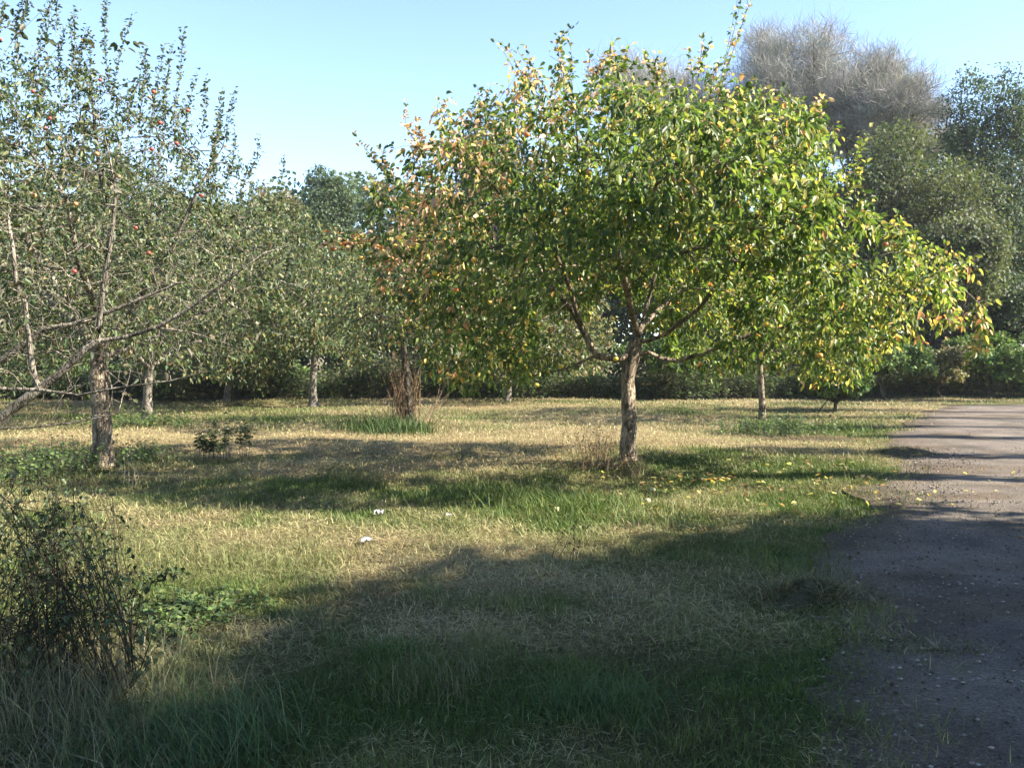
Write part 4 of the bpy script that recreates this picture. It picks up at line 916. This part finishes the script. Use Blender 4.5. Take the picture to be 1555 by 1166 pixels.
# straws, chips and fallen leaves: nobody could count them
rs = np.random.RandomState(81); ac = Acc()
n = 900; y = rs.uniform(3.3, 14, n); x = path_left(y) + rs.uniform(-.2, 1, n) ** 2 * 3.2
ac.add(*blades(np.stack([x, y, np.full(n, .038)], -1), rs.uniform(.03, .15, n), rs.uniform(.0015, .004, n), rs.uniform(.95, 1.05, n), rs.uniform(0, 6.28, n), jit(rs, pick(rs, n, [(.4, .33, .2), (.12, .1, .06), (.25, .2, .11)], [1, 2, 1])), rs, .1))
o = ac.build('straw_litter', M_dry); tag(o, 'loose bits of straw strewn over the edge of the gravel', 'straw', kind='stuff')
def pebbles():
    rs = np.random.RandomState(82); n = 16000; y = 3.2 + 12 * rs.rand(n) ** 1.3; x = path_left(y) + rs.uniform(.15, 5.5, n)
    r = (.003 + .009 * rs.rand(n) ** 3) * (1 + .07 * y); o6 = np.array([(1, 0, 0), (-1, 0, 0), (0, 1, 0), (0, -1, 0), (0, 0, 1), (0, 0, -1)], float)
    tri = np.array([(0, 2, 4), (2, 1, 4), (1, 3, 4), (3, 0, 4), (2, 0, 5), (1, 2, 5), (3, 1, 5), (0, 3, 5)])
    V = np.stack([x, y, np.full(n, .03)], -1)[:, None] + o6[None] * r[:, None, None] * rs.uniform(.6, 1.3, (n, 6, 1)) * np.array([1, 1, .55]); 
    c = np.repeat(jit(rs, pick(rs, n, [(.32, .28, .25), (.12, .10, .09), (.22, .19, .16), (.08, .065, .05)], [3, 3, .5, 3])), 6, 0)
    return mesh('gravel_stones', V.reshape(-1, 3), (tri[None] + (np.arange(n) * 6)[:, None, None]).reshape(-1, 3), M_dry, None, c)
o = pebbles(); tag(o, 'small loose stones and crumbs of earth scattered over the path', 'gravel', kind='stuff')
n = 300; rs = np.random.RandomState(83)
ang = rs.uniform(0, 6.28, n); rr = np.abs(rs.normal(size=n)); x = base[0] + .9 + np.cos(ang) * rr * 2.6; y = base[1] - 1.6 + np.sin(ang) * rr * 1.7
L2 = g(1320, 745); k = rs.rand(n) < .25; x[k] = L2[0] + rs.normal(size=k.sum()) * .7; y[k] = L2[1] + rs.normal(size=k.sum()) * 1.1
ac = Acc(); P = np.stack([x, y, H(x, y) + rs.uniform(.005, .06, n)], -1)
ac.add(*leaves(P, rdir(rs, n) * [1, 1, .3], unit(rdir(rs, n) * .5 + [0, 0, 1]), .07, .045, jit(rs, pick(rs, n, [(.5, .44, .16), (.52, .46, .28), (.38, .24, .12), (.26, .16, .09)], [3, 4, 2, 3])), .05))
o = ac.build('fallen_leaves', M_leaf); tag(o, 'yellow fallen leaves lying in the grass under the large apple tree', 'fallen leaves', kind='stuff')

# fallen apples and scraps of paper
for (u, v, lb) in ((914, 764, 'pale fallen apple in the long grass in front of the main trunk'), (991, 741, 'yellowish fallen apple in the shade right of the main trunk'), (983, 872 - 110, 'fallen apple on the sunny grass below the main trunk'), (845, 780, 'fallen apple on the strip of sunny grass left of the main trunk')):
    p_ = g(u, v); o = apple(None, (p_[0], p_[1], float(H(p_[0], p_[1])) + .05), .036, (.62, .58, .30), 'fallen_apple'); tag(o, lb, 'apple', 'fallen apples')
M_paper, t_, p = newmat('white paper'); n_ = t_.nodes.new('ShaderNodeTexNoise'); n_.inputs['Scale'].default_value = 40
r_ = t_.nodes.new('ShaderNodeValToRGB'); r_.color_ramp.elements[0].color = (.34, .34, .33, 1); r_.color_ramp.elements[1].color = (.52, .52, .53, 1); t_.links.new(n_.outputs[0], r_.inputs[0]); t_.links.new(r_.outputs[0], p.inputs['Base Color'])
for i, (u, v, s_, lb) in enumerate(((576, 788, .075, 'crumpled white paper scrap on the grass, farther of the two at left'), (556, 826, .07, 'crumpled white paper scrap on the grass, nearer of the two at left'), (682, 791, .05, 'small white scrap beside yellow leaves on the sunny grass'), (1018, 698, .06, 'white scrap on the grass right of the main trunk'))):
    rs = np.random.RandomState(90 + i); c = g(u, v); nn = 9; uu, vv = np.meshgrid(np.linspace(-1, 1, nn), np.linspace(-1, 1, nn))
    zz = rs.rand(nn, nn) * .55 * s_; V = np.stack([c[0] + uu * s_ * .5 * (1 + .2 * rs.rand(nn, nn)), c[1] + vv * s_ * .7 * (1 + .2 * rs.rand(nn, nn)), zz + float(H(c[0], c[1])) + .03], -1).reshape(-1, 3)
    ii = np.arange(nn * nn).reshape(nn, nn); q = np.stack([ii[:-1, :-1], ii[:-1, 1:], ii[1:, 1:], ii[1:, :-1]], -1).reshape(-1, 4)
    o = mesh('paper_scrap', V, q, M_paper, None, None, False, c); tag(o, lb, 'litter', 'scraps of white litter')

for i, (x, y, R, h) in enumerate(((-9, -7, 5.5, 13), (1.5, -4.0, 5.5, 13), (7.6, -2.3, 5.2, 13), (-12, 0, 5.0, 12), (20, 2.5, 4.5, 12.5))):  # unseen trees added to block sky light; rear right one shades lower left
    crown_tree('oak_tree', ('added tall tree behind the viewpoint, rear left, blocking sky light', 'added tall tree straight behind the viewpoint, blocking sky light', 'added tall tree behind the viewpoint, rear right, shading the lower left', 'added tall tree left of the viewpoint outside the frame, blocking sky light', 'added third big tree outside the frame at right, beyond the shading oak, blocking sky light')[i],
               330 + i, (x, y), h, 4.6 if i == 2 else 3.6 if i == 1 else 1.0, R, R, PAL_DARK, 30000, leaf=.32, lobes=34, trunk_r=.3)

# ------------------------------------------------------------------ thin haze volume added to pale the wood, imitating lens glare
hz = newmat('thin haze'); t = hz[1]; t.nodes.remove(hz[2])
pv = t.nodes.new('ShaderNodeVolumePrincipled'); pv.inputs['Density'].default_value = .0005; pv.inputs['Color'].default_value = (.88, .93, 1, 1); pv.inputs['Anisotropy'].default_value = .2
t.links.new(pv.outputs[0], t.nodes['Material Output'].inputs['Volume'])
x0, x1, y0, y1, z0, z1 = -425., 425., -425., 425., -1.2, 20.
x0, x1, y0, y1 = float(gx[0]) - 1, float(gx[-1]) + 1, float(gy[0]) - 1, float(gy[-1]) + 1
V = np.array([(x, y, z) for z in (z0, z1) for y in (y0, y1) for x in (x0, x1)]); q = np.array([(0, 2, 3, 1), (4, 5, 7, 6), (0, 1, 5, 4), (2, 6, 7, 3), (0, 4, 6, 2), (1, 3, 7, 5)])
o = mesh('haze', V, q, hz[0]); tag(o, 'thin bluish haze volume added to imitate glare over the wood', 'haze', kind='stuff')
